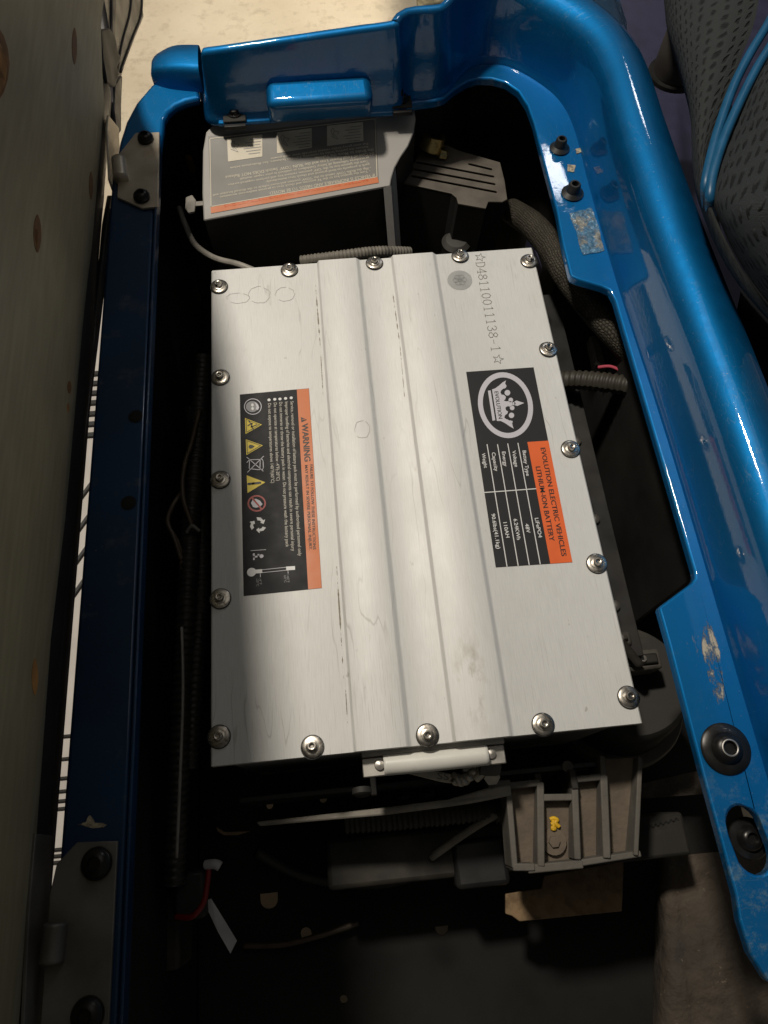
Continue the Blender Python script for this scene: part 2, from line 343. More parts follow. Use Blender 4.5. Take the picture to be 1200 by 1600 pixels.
def knit(name, c0, c1, pu, pv, dist):
    """thick knit with short dark slits between the stitches, in offset columns (UV in metres)"""
    m = bpy.data.materials.new(name); m.use_nodes = True; nt = m.node_tree; N = nt.nodes; L = nt.links
    b = N['Principled BSDF']; tc = N.new('ShaderNodeTexCoord')
    nz = N.new('ShaderNodeTexNoise'); nz.inputs['Scale'].default_value = 45; nz.inputs['Detail'].default_value = 3; L.new(tc.outputs['UV'], nz.inputs['Vector'])
    ad = N.new('ShaderNodeMix'); ad.data_type = 'VECTOR'; ad.inputs[0].default_value = .010
    L.new(tc.outputs['UV'], ad.inputs[4]); L.new(nz.outputs['Color'], ad.inputs[5])
    sp = N.new('ShaderNodeSeparateXYZ'); L.new(ad.outputs[1], sp.inputs[0])
    def M_(op, a, bb=None):
        q = N.new('ShaderNodeMath'); q.operation = op
        for i, x in enumerate((a, bb)):
            if x is None: continue
            if isinstance(x, (int, float)): q.inputs[i].default_value = x
            else: L.new(x, q.inputs[i])
        return q.outputs[0]
    u = M_('MULTIPLY', sp.outputs[0], 1 / pu); cu = M_('FLOOR', u)
    v = M_('ADD', M_('MULTIPLY', sp.outputs[1], 1 / pv), M_('MULTIPLY', M_('MODULO', M_('ABSOLUTE', cu), 2.0), .5)); cv = M_('FLOOR', v)
    du = M_('SUBTRACT', M_('FRACT', u), .5); dv = M_('SUBTRACT', M_('FRACT', v), .5)
    du = M_('ADD', du, M_('MULTIPLY', dv, .35))
    d = M_('ADD', M_('MULTIPLY', M_('MULTIPLY', du, du), 14.0), M_('MULTIPLY', M_('MULTIPLY', dv, dv), 4.2))
    cb_ = N.new('ShaderNodeCombineXYZ'); L.new(cu, cb_.inputs[0]); L.new(cv, cb_.inputs[1])
    wn = N.new('ShaderNodeTexWhiteNoise'); wn.noise_dimensions = '2D'; L.new(cb_.outputs[0], wn.inputs['Vector'])
    d = M_('MULTIPLY', d, M_('ADD', M_('MULTIPLY', wn.outputs['Value'], .9), .6))
    r = N.new('ShaderNodeMapRange'); r.interpolation_type = 'SMOOTHSTEP'; r.inputs['From Max'].default_value = .85; L.new(d, r.inputs['Value']); h = r.outputs[0]
    fz = N.new('ShaderNodeTexNoise'); fz.inputs['Scale'].default_value = 700; fz.inputs['Detail'].default_value = 4; L.new(tc.outputs['UV'], fz.inputs['Vector'])
    hh = M_('ADD', h, M_('MULTIPLY', fz.outputs['Fac'], .5))
    rp = N.new('ShaderNodeValToRGB'); L.new(hh, rp.inputs[0])
    rp.color_ramp.elements[0].position = .15; rp.color_ramp.elements[0].color = (*c0, 1)
    rp.color_ramp.elements[1].position = 1.35 / 1.5; rp.color_ramp.elements[1].color = (*c1, 1)
    L.new(rp.outputs[0], b.inputs['Base Color']); b.inputs['Roughness'].default_value = .95; b.inputs['Specular IOR Level'].default_value = .2
    b.inputs['Sheen Weight'].default_value = .04
    bp = N.new('ShaderNodeBump'); bp.inputs['Strength'].default_value = .9; bp.inputs['Distance'].default_value = dist
    L.new(hh, bp.inputs['Height']); L.new(bp.outputs[0], b.inputs['Normal'])
    return m
KNIT = knit('grey_knit_fabric', (0.004, 0.005, 0.006), (0.030, 0.037, 0.041), .0145, .0235, .006)
KNITF = knit('grey_side_fabric', (0.008, 0.009, 0.010), (0.033, 0.037, 0.039), .0095, .017, .003)
BRAID = weave('braided_sleeve', (0.016, 0.015, 0.012), (0.085, 0.075, 0.058), 1 / .0048, 1 / .0034, 1.0, .0012, .6)

# ------------------------------------------------------------------ object helpers
def finish(o, parent=None, pinv=None, bevel=0, seg=2, smooth=False, subsurf=0):
    COL.objects.link(o)
    if parent is not None:
        o.parent = parent
        if parent.type == 'EMPTY':
            o.matrix_parent_inverse = Matrix.Translation(parent.location).inverted()
    if bevel:
        b = o.modifiers.new('bevel', 'BEVEL'); b.width = bevel; b.segments = seg; b.limit_method = 'ANGLE'; b.angle_limit = math.radians(35)
    if subsurf:
        s = o.modifiers.new('smooth', 'SUBSURF'); s.levels = s.render_levels = subsurf
    if smooth or bevel:
        for p in o.data.polygons: p.use_smooth = True
        if not smooth or smooth == 'auto':
            o.data.set_sharp_from_angle(angle=math.radians(40))
    return o
def meshobj(name, verts, faces, m, parent=None, **k):
    me = bpy.data.meshes.new(name); me.from_pydata([tuple(v) for v in verts], [], faces)
    uvs = k.pop('uv', None)
    bm = bmesh.new(); bm.from_mesh(me)
    if k.pop('recalc', True): bmesh.ops.recalc_face_normals(bm, faces=bm.faces)
    bm.to_mesh(me); bm.free()
    if uvs:
        ul = me.uv_layers.new(name='UVMap')
        for lp in me.loops: ul.data[lp.index].uv = uvs[lp.vertex_index]
    me.materials.append(m)
    return finish(bpy.data.objects.new(name, me), parent, **k)
def frombm(name, bm, m, parent=None, **k):
    me = bpy.data.meshes.new(name); bmesh.ops.recalc_face_normals(bm, faces=bm.faces); bm.to_mesh(me); bm.free()
    me.materials.append(m)
    return finish(bpy.data.objects.new(name, me), parent, **k)
def box(name, x0, x1, y0, y1, z0, z1, m, parent=None, **k):
    v = [(x, y, z) for z in (z0, z1) for y in (y0, y1) for x in (x0, x1)]
    f = [(0, 2, 3, 1), (4, 5, 7, 6), (0, 1, 5, 4), (2, 6, 7, 3), (0, 4, 6, 2), (1, 3, 7, 5)]
    return meshobj(name, v, f, m, parent, **k)
def slab(name, top, d, m, parent=None, **k):
    """closed solid: polygon 'top' (3D points) extruded by vector d"""
    n = len(top); top = [Vector(p) for p in top]; d = Vector(d)
    v = top + [p + d for p in top]
    f = [tuple(range(n)), tuple(reversed(range(n, 2 * n)))] + [(i, (i + 1) % n, n + (i + 1) % n, n + i) for i in range(n)]
    return meshobj(name, v, f, m, parent, **k)
def ring(c, r, n=16, rx=None):
    return [Vector((c[0] + r * math.cos(2 * math.pi * i / n), c[1] + (rx or r) * math.sin(2 * math.pi * i / n), c[2])) for i in range(n)]
def plate(name, outer, holes, th, m, parent=None, **k):
    """flat plate with real holes; points 3D, extruded down by th"""
    bm = bmesh.new(); es = []
    for lp in [outer] + holes:
        vs = [bm.verts.new(p) for p in lp]
        es += [bm.edges.new((vs[i], vs[(i + 1) % len(vs)])) for i in range(len(vs))]
    bmesh.ops.triangle_fill(bm, edges=es, use_beauty=True, use_dissolve=False)
    bmesh.ops.recalc_face_normals(bm, faces=bm.faces)
    r = bmesh.ops.extrude_face_region(bm, geom=bm.faces[:])
    for q in r['geom']:
        if isinstance(q, bmesh.types.BMVert): q.co.z -= th
    return frombm(name, bm, m, parent, **k)
def smoothpath(P, n=8):
    P = [Vector(p) for p in P]; out = []
    for i in range(len(P) - 1):
        p0 = P[max(i - 1, 0)]; p1 = P[i]; p2 = P[i + 1]; p3 = P[min(i + 2, len(P) - 1)]
        for j in range(n):
            t = j / n
            out.append(0.5 * ((2 * p1) + (p2 - p0) * t + (2 * p0 - 5 * p1 + 4 * p2 - p3) * t * t + (3 * p1 - p0 - 3 * p2 + p3) * t ** 3))
    out.append(P[-1]); return out
def tube(name, P, r, m, parent=None, n=8, seg=12, radii=None, **k):
    Q = smoothpath(P, n); vs = []; fs = []; uv = []; L = 0
    up = Vector((0.123, 0.2, 0.97)).normalized()
    for i, q in enumerate(Q):
        t = (Q[min(i + 1, len(Q) - 1)] - Q[max(i - 1, 0)]).normalized()
        a = t.cross(up)
        a = a.normalized() if a.length > 1e-4 else t.cross(Vector((1, 0, 0))).normalized()
        b = a.cross(t).normalized()
        if i: L += (q - Q[i - 1]).length
        rr = r(L) if callable(r) else r
        for j in range(seg + 1):
            an = 2 * math.pi * j / seg
            vs.append(q + (a * math.cos(an) + b * math.sin(an)) * rr); uv.append((L, j / seg * 2 * math.pi * (r(0) if callable(r) else r)))
        if i:
            for j in range(seg):
                A = (i - 1) * (seg + 1) + j; fs.append((A, A + 1, A + seg + 2, A + seg + 1))
    c = len(vs); vs += [Q[0], Q[-1]]; uv += [(0, 0), (L, 0)]
    for j in range(seg):
        fs.append((c, j + 1, j)); A = (len(Q) - 1) * (seg + 1) + j; fs.append((c + 1, A, A + 1))
    return meshobj(name, vs, fs, m, parent, smooth=True, uv=uv, **k)
def conduit(name, P, r, m, parent=None, pitch=.0075, **k):
    """corrugated split-loom tube with real rings"""
    ln = sum((Vector(P[i + 1]) - Vector(P[i])).length for i in range(len(P) - 1)); per = max(4, int(ln / pitch * 6 / (len(P) - 1)))
    return tube(name, P, lambda L: r * (1 + .10 * (1 if math.sin(2 * math.pi * L / pitch) > 0 else -.4)), m, parent, n=per, **k)
def lathe(name, prof, m, parent=None, loc=(0, 0, 0), axis=None, seg=28, cap=True, **k):
    """profile (radius, height) about z, then turned onto axis"""
    R = Vector((0, 0, 1)).rotation_difference(Vector(axis)).to_matrix() if axis is not None else Matrix.Identity(3)
    vs = []; fs = []
    for r, h in prof:
        for j in range(seg):
            a = 2 * math.pi * j / seg; vs.append(R @ Vector((r * math.cos(a), r * math.sin(a), h)) + Vector(loc))
    for i in range(len(prof) - 1):
        for j in range(seg):
            A = i * seg + j; B = i * seg + (j + 1) % seg; fs.append((A, B, B + seg, A + seg))
    if cap and prof[0][0] > 1e-5: fs.append(tuple(reversed(range(seg))))
    if cap and prof[-1][0] > 1e-5: fs.append(tuple(range((len(prof) - 1) * seg, len(prof) * seg)))
    k.setdefault('smooth', 'auto'); return meshobj(name, vs, fs, m, parent, **k)
def loft(name, secs, m, parent=None, **k):
    n = len(secs[0]); vs = [p for s in secs for p in s]; fs = []; uv = []; L = 0
    for i, s in enumerate(secs):
        if i: L += sum((Vector(s[j]) - Vector(secs[i - 1][j])).length for j in range(n)) / n
        W = 0
        for j in range(n):
            if j: W += (Vector(s[j]) - Vector(s[j - 1])).length
            uv.append((L, W))
    for i in range(len(secs) - 1):
        for j in range(n - 1):
            A = i * n + j; fs.append((A, A + 1, A + n + 1, A + n))
    return meshobj(name, vs, fs, m, parent, uv=uv, **k)
def thing(name, label, cat, loc=(0, 0, 0), group=None):
    o = bpy.data.objects.new(name, None); COL.objects.link(o); o.location = loc; o.empty_display_size = .05
    return tag(o, label, cat, group)
def tag(o, label, cat, group=None):
    o['label'] = label; o['category'] = cat
    if group: o['group'] = group
    return o
def struct(o): o['kind'] = 'structure'; return o

TEXTN = [0]
def textmesh(s, bold=0.0):
    cu = bpy.data.curves.new('lettering', 'FONT'); cu.body = s; cu.size = 1; cu.resolution_u = 3; cu.offset = bold
    o = bpy.data.objects.new('lettering', cu); COL.objects.link(o)
    dg = bpy.context.evaluated_depsgraph_get(); me = bpy.data.meshes.new_from_object(o.evaluated_get(dg))
    bpy.data.objects.remove(o); bpy.data.curves.remove(cu); return me
def letters(name, s, A, B, cap, m, parent, N=Vector((0, 0, 1)), bold=0.0, lift=.0003):
    """print s along the line A..B (points on the surface), cap height in metres"""
    me = textmesh(s, bold); me.materials.clear(); me.materials.append(m)
    xs = [v.co.x for v in me.vertices]; x0, x1 = min(xs), max(xs)
    U = (B - A); W = U.length; U = U / W; V = N.cross(U).normalized()
    sx = W / (x1 - x0); sy = cap / 0.70
    for v in me.vertices:
        x, y = (v.co.x - x0) * sx, v.co.y * sy
        v.co = A + U * x + V * y + N * lift
    return finish(bpy.data.objects.new(name, me), parent)
def flat(name, pts, m, parent, N=Vector((0, 0, 1)), lift=.0002, th=.0001):
    """a printed shape on a surface: thin slab"""
    pts = [p + N * lift for p in pts]
    return slab(name, pts, -N * th, m, parent)
def band(name, loops, m, parent, N=Vector((0, 0, 1)), lift=.0003):
    """ring-shaped print between two loops"""
    a, b = loops; n = len(a); v = [p + N * lift for p in a] + [p + N * lift for p in b]
    return meshobj(name, v, [(i, (i + 1) % n, n + (i + 1) % n, n + i) for i in range(n)], m, parent, recalc=False)
def stroke(name, lines, wd, m, parent, N=Vector((0, 0, 1)), lift=.0003):
    """thin printed or engraved pen lines: list of polylines"""
    vs = []; fs = []
    for ln in lines:
        for a, b in zip(ln[:-1], ln[1:]):
            d = b - a
            if d.length < 1e-7: continue
            d.normalize(); s = N.cross(d) * (wd / 2); e = d * (wd / 2); i = len(vs)
            vs += [a - s - e + N * lift, b - s + e + N * lift, b + s + e + N * lift, a + s - e + N * lift]; fs.append((i, i + 1, i + 2, i + 3))
    return meshobj(name, vs, fs, m, parent, recalc=False)

# ================================================================== SETTING
FZ = 0.05                                   # height of the blue rim round the opening
struct(meshobj('floor', [(-6, -6, -.62), (6, -6, -.62), (6, 6, -.62), (-6, 6, -.62)], [(0, 1, 2, 3)], CONC))

# ------------------------------------------------------------------ blue cart body
body = thing('cart_body', 'glossy metallic blue golf cart body framing the open battery compartment', 'cart body', (0, .5, -.3))
P = lambda x, y: at(x, y, FZ)
def zed(p, z): return Vector((p[0], p[1], z))
# wall that rises round the far and right side of the opening
base = [Vector((-.206, .590, FZ)), Vector((-.2055, .548, FZ)), Vector((-.203, .520, FZ)), Vector((-.197, .510, FZ)), Vector((-.183, .507, FZ)), Vector((-.168, .5063, FZ)), Vector((-.14, .506, FZ)), Vector((-.09, .506, FZ)), Vector((-.05, .506, FZ)), Vector((0, .506, FZ)),
        Vector((.055, .507, FZ)), P(640, 156), P(690, 149), P(715, 124), P(738, 104), P(765, 99), P(800, 105), P(845, 130), P(878, 160), P(900, 205), P(922, 290), P(965, 440),
        P(1040, 672), P(1110, 905), Vector((.2885, -.45, FZ)), Vector((.2885, -.9, FZ))]
base = smoothpath(base, 5)
secs = []
for i, p in enumerate(base):
    t = (base[min(i + 1, len(base) - 1)] - base[max(i - 1, 0)]).normalized()
    n = Vector((t.y, -t.x, 0)).normalized()          # towards the opening
    s = -n                                             # away from the opening
    # how far along towards the right ridge (rounder and higher)
    f = max(0.0, min(1.0, (p.x - .13) / .12))
    f = f * f * (3 - 2 * f)
    left = max(0, min(1, (p.x + .21) / .03))
    top = .136 + .085 * max(0, min(p.x + .2, .27)) - .010 * f
    if p.x < -.17: top -= max(0, p.y - .507) * .72
    r = .006 + .023 * f
    lean = .010 * (1 - f) + .006 * f
    sec = [p - s * .002 + Vector((0, 0, -.005)), p - s * .003 + Vector((0, 0, -.003)), p + Vector((0, 0, .003)), p + s * .003 + Vector((0, 0, .010)),
           p + s * (lean * .5) + Vector((0, 0, (top - FZ) * .45)), p + s * lean + Vector((0, 0, top - FZ - r))]
    c0 = p + s * (lean + r) + Vector((0, 0, top - FZ - r))
    for a in (20, 40, 60, 80, 100, 120, 140, 160, 180):
        a = math.radians(a); co = math.cos(a)
        if co > 0: sec.append(c0 - s * r * co + Vector((0, 0, r * math.sin(a))))
        else: sec.append(c0 - s * (r + .034 * f) * co + Vector((0, 0, r - (r + .085 * f) * (1 - math.sin(a)))))
    sec.append(c0 + s * (r + .004 + .038 * f) + Vector((0, 0, -.05 - .12 * f)))
    sec.append(c0 + s * (r + .012 + .036 * f) + Vector((0, 0, -.075 - (.365 if p.y > -.05 else .065) * f)))
    secs.append(sec)
ridge = loft('ridge_wall', secs, BLUE, body, smooth=True)
endcap = secs[0]
meshobj('wall_end', endcap, [tuple(range(len(endcap)))], BLUE, body)
# the ridge runs straight on past the corner
ref = [sc_ for sc_ in secs if sc_[0].y < .30][0]
x0r = ref[2].x; run = []
for y in (.57, .75, 1.0, 1.4): run.append([Vector((q_.x - .0012, y, q_.z - .0012)) for q_ in ref[3:]])
loft('ridge_run', run, BLUE, body, smooth=True)
# rim flange: left rail separately (worn, with shade in its blue), corner and right side
inner = [P(255, 200), P(256, 186), P(262, 174), P(274, 164), P(290, 157), P(312, 152)]
box('side_rail', -.323, -.267, -.95, .425, FZ - .012, FZ, BLUEWORNSHADE, body, bevel=.004)
rail = body.children[-1] if body.children else None
box('rail_lip', -.2665, -.2635, -.95, .47, FZ - .012, FZ + .0030, BLUEWORNSHADE, body, bevel=.001)
corner = [Vector((-.321, .425, FZ)), P(180, 262), P(186, 222), P(197, 188), P(212, 160), P(235, 133), P(250, 122), P(308, 120)] + list(reversed(inner)) + [Vector((-.2665, .425, FZ))]
slab('rim_corner', corner, (0, 0, -.014), BLUE, body, bevel=.005, seg=3)
# raised lip behind the corner
lipf = smoothpath([P(240, 131), P(262, 137), P(285, 140), P(318, 143)], 5)
secs = []
for i, p in enumerate(lipf):
    t = i / (len(lipf) - 1); e = math.sqrt(max(0.0, 1 - (1 - t) ** 2)); hh = .012 + .020 * e
    lz = [(-.002, .0), (-.001, hh * .4), (.001, hh * .75), (.004, hh * .93), (.010, hh), (.030, hh * 1.05), (.048, hh), (.056, hh * .8), (.060, hh * .4), (.062, -.10)]
    secs.append([p + Vector((0, d * (.10 + .90 * e), h)) for d, h in lz])
loft('corner_lip', secs, BLUE, body, smooth=True)
meshobj('lip_end', secs[0], [tuple(range(len(secs[0])))], BLUE, body)
# right flange with its two wide tabs
fl = [P(596, 168), P(640, 162), P(680, 157), P(694, 153), P(712, 138), P(732, 126), P(748, 122), P(768, 122), P(790, 128), P(810, 142), P(824, 164), P(834, 192), P(846, 240), P(870, 330),
      P(880, 385), P(890, 426), P(893, 432), P(905, 437), P(940, 447), P(953, 453), P(960, 466), P(1000, 602), P(1085, 892), P(1086, 903), P(1080, 911), P(1030, 948), P(1030, 953), P(1046, 1010),
      P(1098, 1210), P(1150, 1400), P(1156, 1440), P(1172, 1490), P(1200, 1535)]
fr = [Vector((.300, fl[-1].y - .02, FZ)), Vector((.300, .12, FZ)), Vector((.300, .30, FZ)), P(905, 205), P(884, 150), P(850, 118), P(800, 92), P(738, 90), P(700, 130), P(660, 142), P(596, 152)]
slotc = P(1171, 1312)
slot = []
for i in range(20):
    a = 2 * math.pi * i / 20; q = Vector((math.cos(a) * .0155, math.sin(a) * .019 + (.008 if math.sin(a) > 0 else -.008), 0)); slot.append(slotc + Matrix.Rotation(.08, 3, 'Z') @ q)
plate('rim_flange', fl + fr, [slot], .012, BLUE, body, bevel=.0022, seg=2)
# moulded bump on the far wall
bx0, bx1 = aty(413, 150, .475).x, aty(584, 140, .475).x
bpts = [(.492, .050), (.477, .090), (.516, .099), (.516, .050)]
slab('moulded_bump', [Vector((bx0, y, z)) for y, z in bpts], (bx1 - bx0, 0, 0), BLUE, body, bevel=.011, seg=4)
# far-wall lower lip the clips sit on
box('wall_lip', -.188, -.118, .501, .509, FZ - .004, FZ + .002, BLUE, body, bevel=.002)
# outside deck beyond the ridge
deck = struct(slab('deck', [(.35, -.12, -.20), (1.6, -.12, -.20), (1.6, 2.2, -.20), (.24, 2.2, -.20), (.24, .90, -.20)], (0, 0, -.04), NAVY))

# rail holes and worn marks
for px, py in ((212, 651), (201, 786)):
    c = P(px, py); lathe('rail_hole', [(.0005, .0009), (.0068, .0009), (.0078, .0004)], BLACK2, body, loc=c + Vector((0, 0, .0002)))
# rubber bumpers on the far tab
def bumper(px, py, s=1.0):
    c = P(px, py)
    o = lathe('rubber_bumper', [(.0005, 0), (.0135 * s, 0), (.0140 * s, .0022), (.0115 * s, .0040), (.0090 * s, .0058), (.0076 * s, .0140), (.0064 * s, .0158), (.0044 * s, .0160), (.0040 * s, .008), (.0003, .008)], RUBBER, body, loc=c)
    return o
bumper(874, 233, .92); bumper(894, 303)
def patch(name, pts, m, lift=.0004):
    return slab(name, [p + Vector((0, 0, lift)) for p in pts], (0, 0, -.0006), m, body)
def blob(c, rx, ry, n=18, j=.25, rot=0):
    out = []
    for i in range(n):
        a = 2 * math.pi * i / n; k = 1 + random.uniform(-j, j)
        out.append(c + Matrix.Rotation(rot, 3, 'Z') @ Vector((rx * math.cos(a) * k, ry * math.sin(a) * k, 0)))
    return out
def torn(corners, n=7, j=.0012):
    out = []
    for a, b in zip(corners, corners[1:] + corners[:1]):
        for i in range(n): out.append(a.lerp(b, i / n) + Vector((random.uniform(-j, j), random.uniform(-j, j), 0)))
    return out
patch('glue_patch', torn([P(890, 333), P(925, 325), P(945, 392), P(910, 399)]), GLUE, .0008)
patch('paint_chip', torn([P(887, 258), P(899, 259), P(897, 270), P(887, 268)], 4, .0006), CHIP, .0010)
patch('paint_chip', torn([P(899, 234), P(908, 232), P(909, 238), P(901, 241)], 3, .0005), CHIP, .0010)
patch('paint_chip', torn([P(120, 1288), P(133, 1286), P(142, 1272), P(150, 1284), P(167, 1288), P(160, 1294), P(140, 1292)], 3, .0008), CHIP, .0005)
# big washer-headed bolts on the near tab
def bigbolt(c, s=1.0, z=0, face=True):
    c = c + Vector((0, 0, z))
    o = lathe('body_bolt', [(.0005, 0), (.0215 * s, 0), (.0222 * s, .0014), (.0205 * s, .0030), (.0140 * s, .0034), (.0132 * s, .0042), (.0118 * s, .0080), (.0085 * s, .0104), (.0062 * s, .0108), (.0054 * s, .0066), (.0003, .0066)], BOLTB, body, loc=c, seg=36)
    if face: lathe('bolt_face', [(.0060 * s, .0106), (.0066 * s, .01095), (.0074 * s, .0107)], STEELD, o, loc=c, cap=False)
bigbolt(P(1133, 1170))
bigbolt(at(1168, 1310, .022), .8, 0, False)

# ------------------------------------------------------------------ black tub under the body
tub = thing('battery_tub', 'black plastic battery compartment well below the blue rim', 'compartment', (0, 0, -.38))
holes = []
for (x, y, r) in ((421, 1258, .0052), (505, 1248, .0055), (537, 1562, .0050), (478, 1459, .0075)):
    holes.append(ring(at(x, y, -.36), r, 12))
c = at(420, 1406, -.36); holes.append([c + Vector((.012 * math.cos(a), .011 * math.sin(a), 0)) for a in [math.pi + math.pi * i / 8 for i in range(9)]] + [c + Vector((.012, .008, 0)), c + Vector((-.012, .008, 0))])
c = at(690, 1447, -.36); holes.append([c + Vector((.009 * math.cos(a), .011 * math.sin(a), 0)) for a in [math.pi + math.pi * i / 8 for i in range(9)]])
plate('tub_floor', [Vector(p) for p in ((-.30, -.95, -.36), (.45, -.95, -.36), (.45, .56, -.36), (-.30, .56, -.36))], holes, .006, BLACK2, tub)
box('tub_wall', -.306, -.30, -.95, .566, -.366, FZ - .03, BLACK2, tub)
box('tub_wall', .296, .302, -.16, .45, -.366, FZ - .014, BLACK2, tub)
wl = [Vector((-.308, .545, FZ)), P(250, 150), P(600, 150), P(690, 140), P(738, 96), P(800, 98), P(850, 124), P(884, 158), P(905, 210), P(920, 280)]
loft('tub_wall', [[zed(p + Vector((.004, .006, 0)), z) for z in (FZ - .013, -.366)] for p in wl], BLACK2, tub)

# ================================================================== BATTERY
HW, HL = .208, .300
bat = thing('battery_pack', 'brushed silver lithium battery box with two stickers and bolted lid', 'battery', (0, 0, -.26))
# lid cross-section across x with two raised strips (far and near ends share the same x positions)
def xs_(px, py): return at(px, py, 0).x
steps = [(xs_(500, 408) + xs_(549, 1165)) / 2, (xs_(562, 404) + xs_(634, 1158)) / 2, (xs_(616, 400) + xs_(703, 1152)) / 2, (xs_(687, 395) + xs_(785, 1142)) / 2]
H = .0046
prof = [(-HW, -.012), (-HW, -.0015), (-HW + .0015, 0)]
for i, s in enumerate(steps):
    z0, z1 = ((0, H), (H, 0), (0, H), (H, 0))[i]
    wd = (.0018, .0034, .0020, .0034)[i]
    for t in (0, .2, .4, .6, .8, 1):
        q = t * t * (3 - 2 * t); prof.append((s - wd + 2 * wd * t, z0 + (z1 - z0) * q))
prof += [(HW - .0015, 0), (HW, -.0015), (HW, -.012)]
secs = [[Vector((x, y, z)) for x, z in prof] for y in (-HL, HL)]
n = len(prof)
v = secs[0] + secs[1]
f = [(j, j + 1, n + j + 1, n + j) for j in range(n - 1)]
f += [tuple(reversed(range(n))), tuple(range(n, 2 * n)), (0, n, 2 * n - 1, n - 1)]
lid = meshobj('lid', v, f, ALU, bat, smooth='auto')
box('casing', -HW + .004, HW - .004, -HL + .005, HL - .005, -.26, -.0122, CASING, bat, bevel=.004)
# scuffs beside the ridges
def scuff(pa, pb, wd, n=70):
    a, b = at(*pa, 0), at(*pb, 0); L_, R_ = [], []; kk = .4; n = 110
    for i in range(n + 1):
        p = a.lerp(b, i / n); kk = max(0, min(1, kk + random.gauss(0, .22) - .02)); k = kk * wd * .8
        L_.append(p + Vector((-k * .5, 0, .0003))); R_.append(p + Vector((k * .5, 0, .0003)))
    v = L_ + R_; f = [(i, i + 1, n + 2 + i, n + 1 + i) for i in range(n)]
    return meshobj('scuff', v, f, SCUFF, lid, recalc=False)
scuff((493, 446), (500, 535), .0022); scuff((500, 535), (505, 620), .0012); scuff((526, 885), (537, 1060), .0020); scuff((539, 1060), (543, 1130), .001)
scuff((614, 460), (625, 540), .0022); scuff((625, 540), (632, 620), .001)
# faint water rings left by pads
RINGM = mat('water_ring', (0.47, 0.45, 0.41), 0.6)
for (px, py, rx, ry) in ((405, 461, 17, 13), (445, 460, 15, 11), (372, 466, 18, 8), (566, 671, 12, 14)):
    pts = [at(px + rx * math.cos(2 * math.pi * i / 22) * random.uniform(.93, 1.06), py + ry * math.sin(2 * math.pi * i / 22) * random.uniform(.93, 1.06), H if px == 566 else 0) for i in range(22)]
    stroke('water_ring', [pts[:9], pts[10:18], pts[18:] + pts[:1]], .0005, RINGM, lid, lift=.0003)
# engraved serial number: pen-stroke numerals with small serifs
GL = {'D': [[(.05, 0), (.05, 1)], [(0, 0), (.3, 0), (.5, .2), (.55, .5), (.5, .8), (.3, 1), (0, 1)]],
      '4': [[(.42, 0), (.42, 1), (.02, .32), (.58, .32)], [(.3, 0), (.54, 0)]],
      '8': [[(.28, .54), (.08, .66), (.06, .84), (.28, 1), (.5, .84), (.48, .66), (.28, .54), (.02, .36), (.02, .14), (.28, 0), (.54, .14), (.54, .36), (.28, .54)]],
      '1': [[(.12, .86), (.3, 1), (.3, 0)], [(.14, 0), (.46, 0)]],
      '0': [[(.28, 0), (.08, .15), (.02, .5), (.08, .85), (.28, 1), (.48, .85), (.54, .5), (.48, .15), (.28, 0)]],
      '3': [[(.04, .82), (.12, .96), (.28, 1), (.48, .88), (.48, .66), (.24, .54), (.5, .42), (.54, .2), (.4, .02), (.2, 0), (.02, .14)]],
      '-': [[(.08, .42), (.48, .42)]]}
q = lambda cx, cy: at(640 + cx / 3.75, 370 + cy / 3.75, 0)
A, B = q(388, 152), q(482, 682); U = (B - A); Ls = U.length; U.normalize(); V = Vector((0, 0, 1)).cross(U); adv = Ls / 14; ch = .0112
lines = []
for i, c in enumerate('D48110011138-1'):
    for ln in GL[c]: lines.append([A + U * (i * adv + x * adv * 1.35) + V * (y * ch) for x, y in ln])
stroke('serial_number', lines, .0007, ENGR, lid)
def star(c, R): return [c + (U * math.sin(a) + V * math.cos(a)) * (R if i % 2 == 0 else R * .42) for i, a in [(i % 10, math.pi * (i % 10) / 5) for i in range(11)]]
stroke('serial_star', [star(q(413, 121), .0066)], .0006, ENGR, lid); stroke('serial_star', [star(q(519, 718), .0066)], .0006, ENGR, lid)
# grey round dot with a rosette
dc = at(718.5, 438, 0); dot = flat('dot_sticker', ring(dc, .0158, 28), DOT, bat, lift=.0003)
ros = []
for k in range(6):
    a = k * math.pi / 3; cc = dc + Vector((math.cos(a), math.sin(a), 0)) * .005
    ros.append([cc + Vector((math.cos(t), math.sin(t), 0)) * .0036 for t in [2 * math.pi * i / 10 for i in range(11)]])
stroke('rosette', ros, .0007, DOT2, dot, lift=.0005)

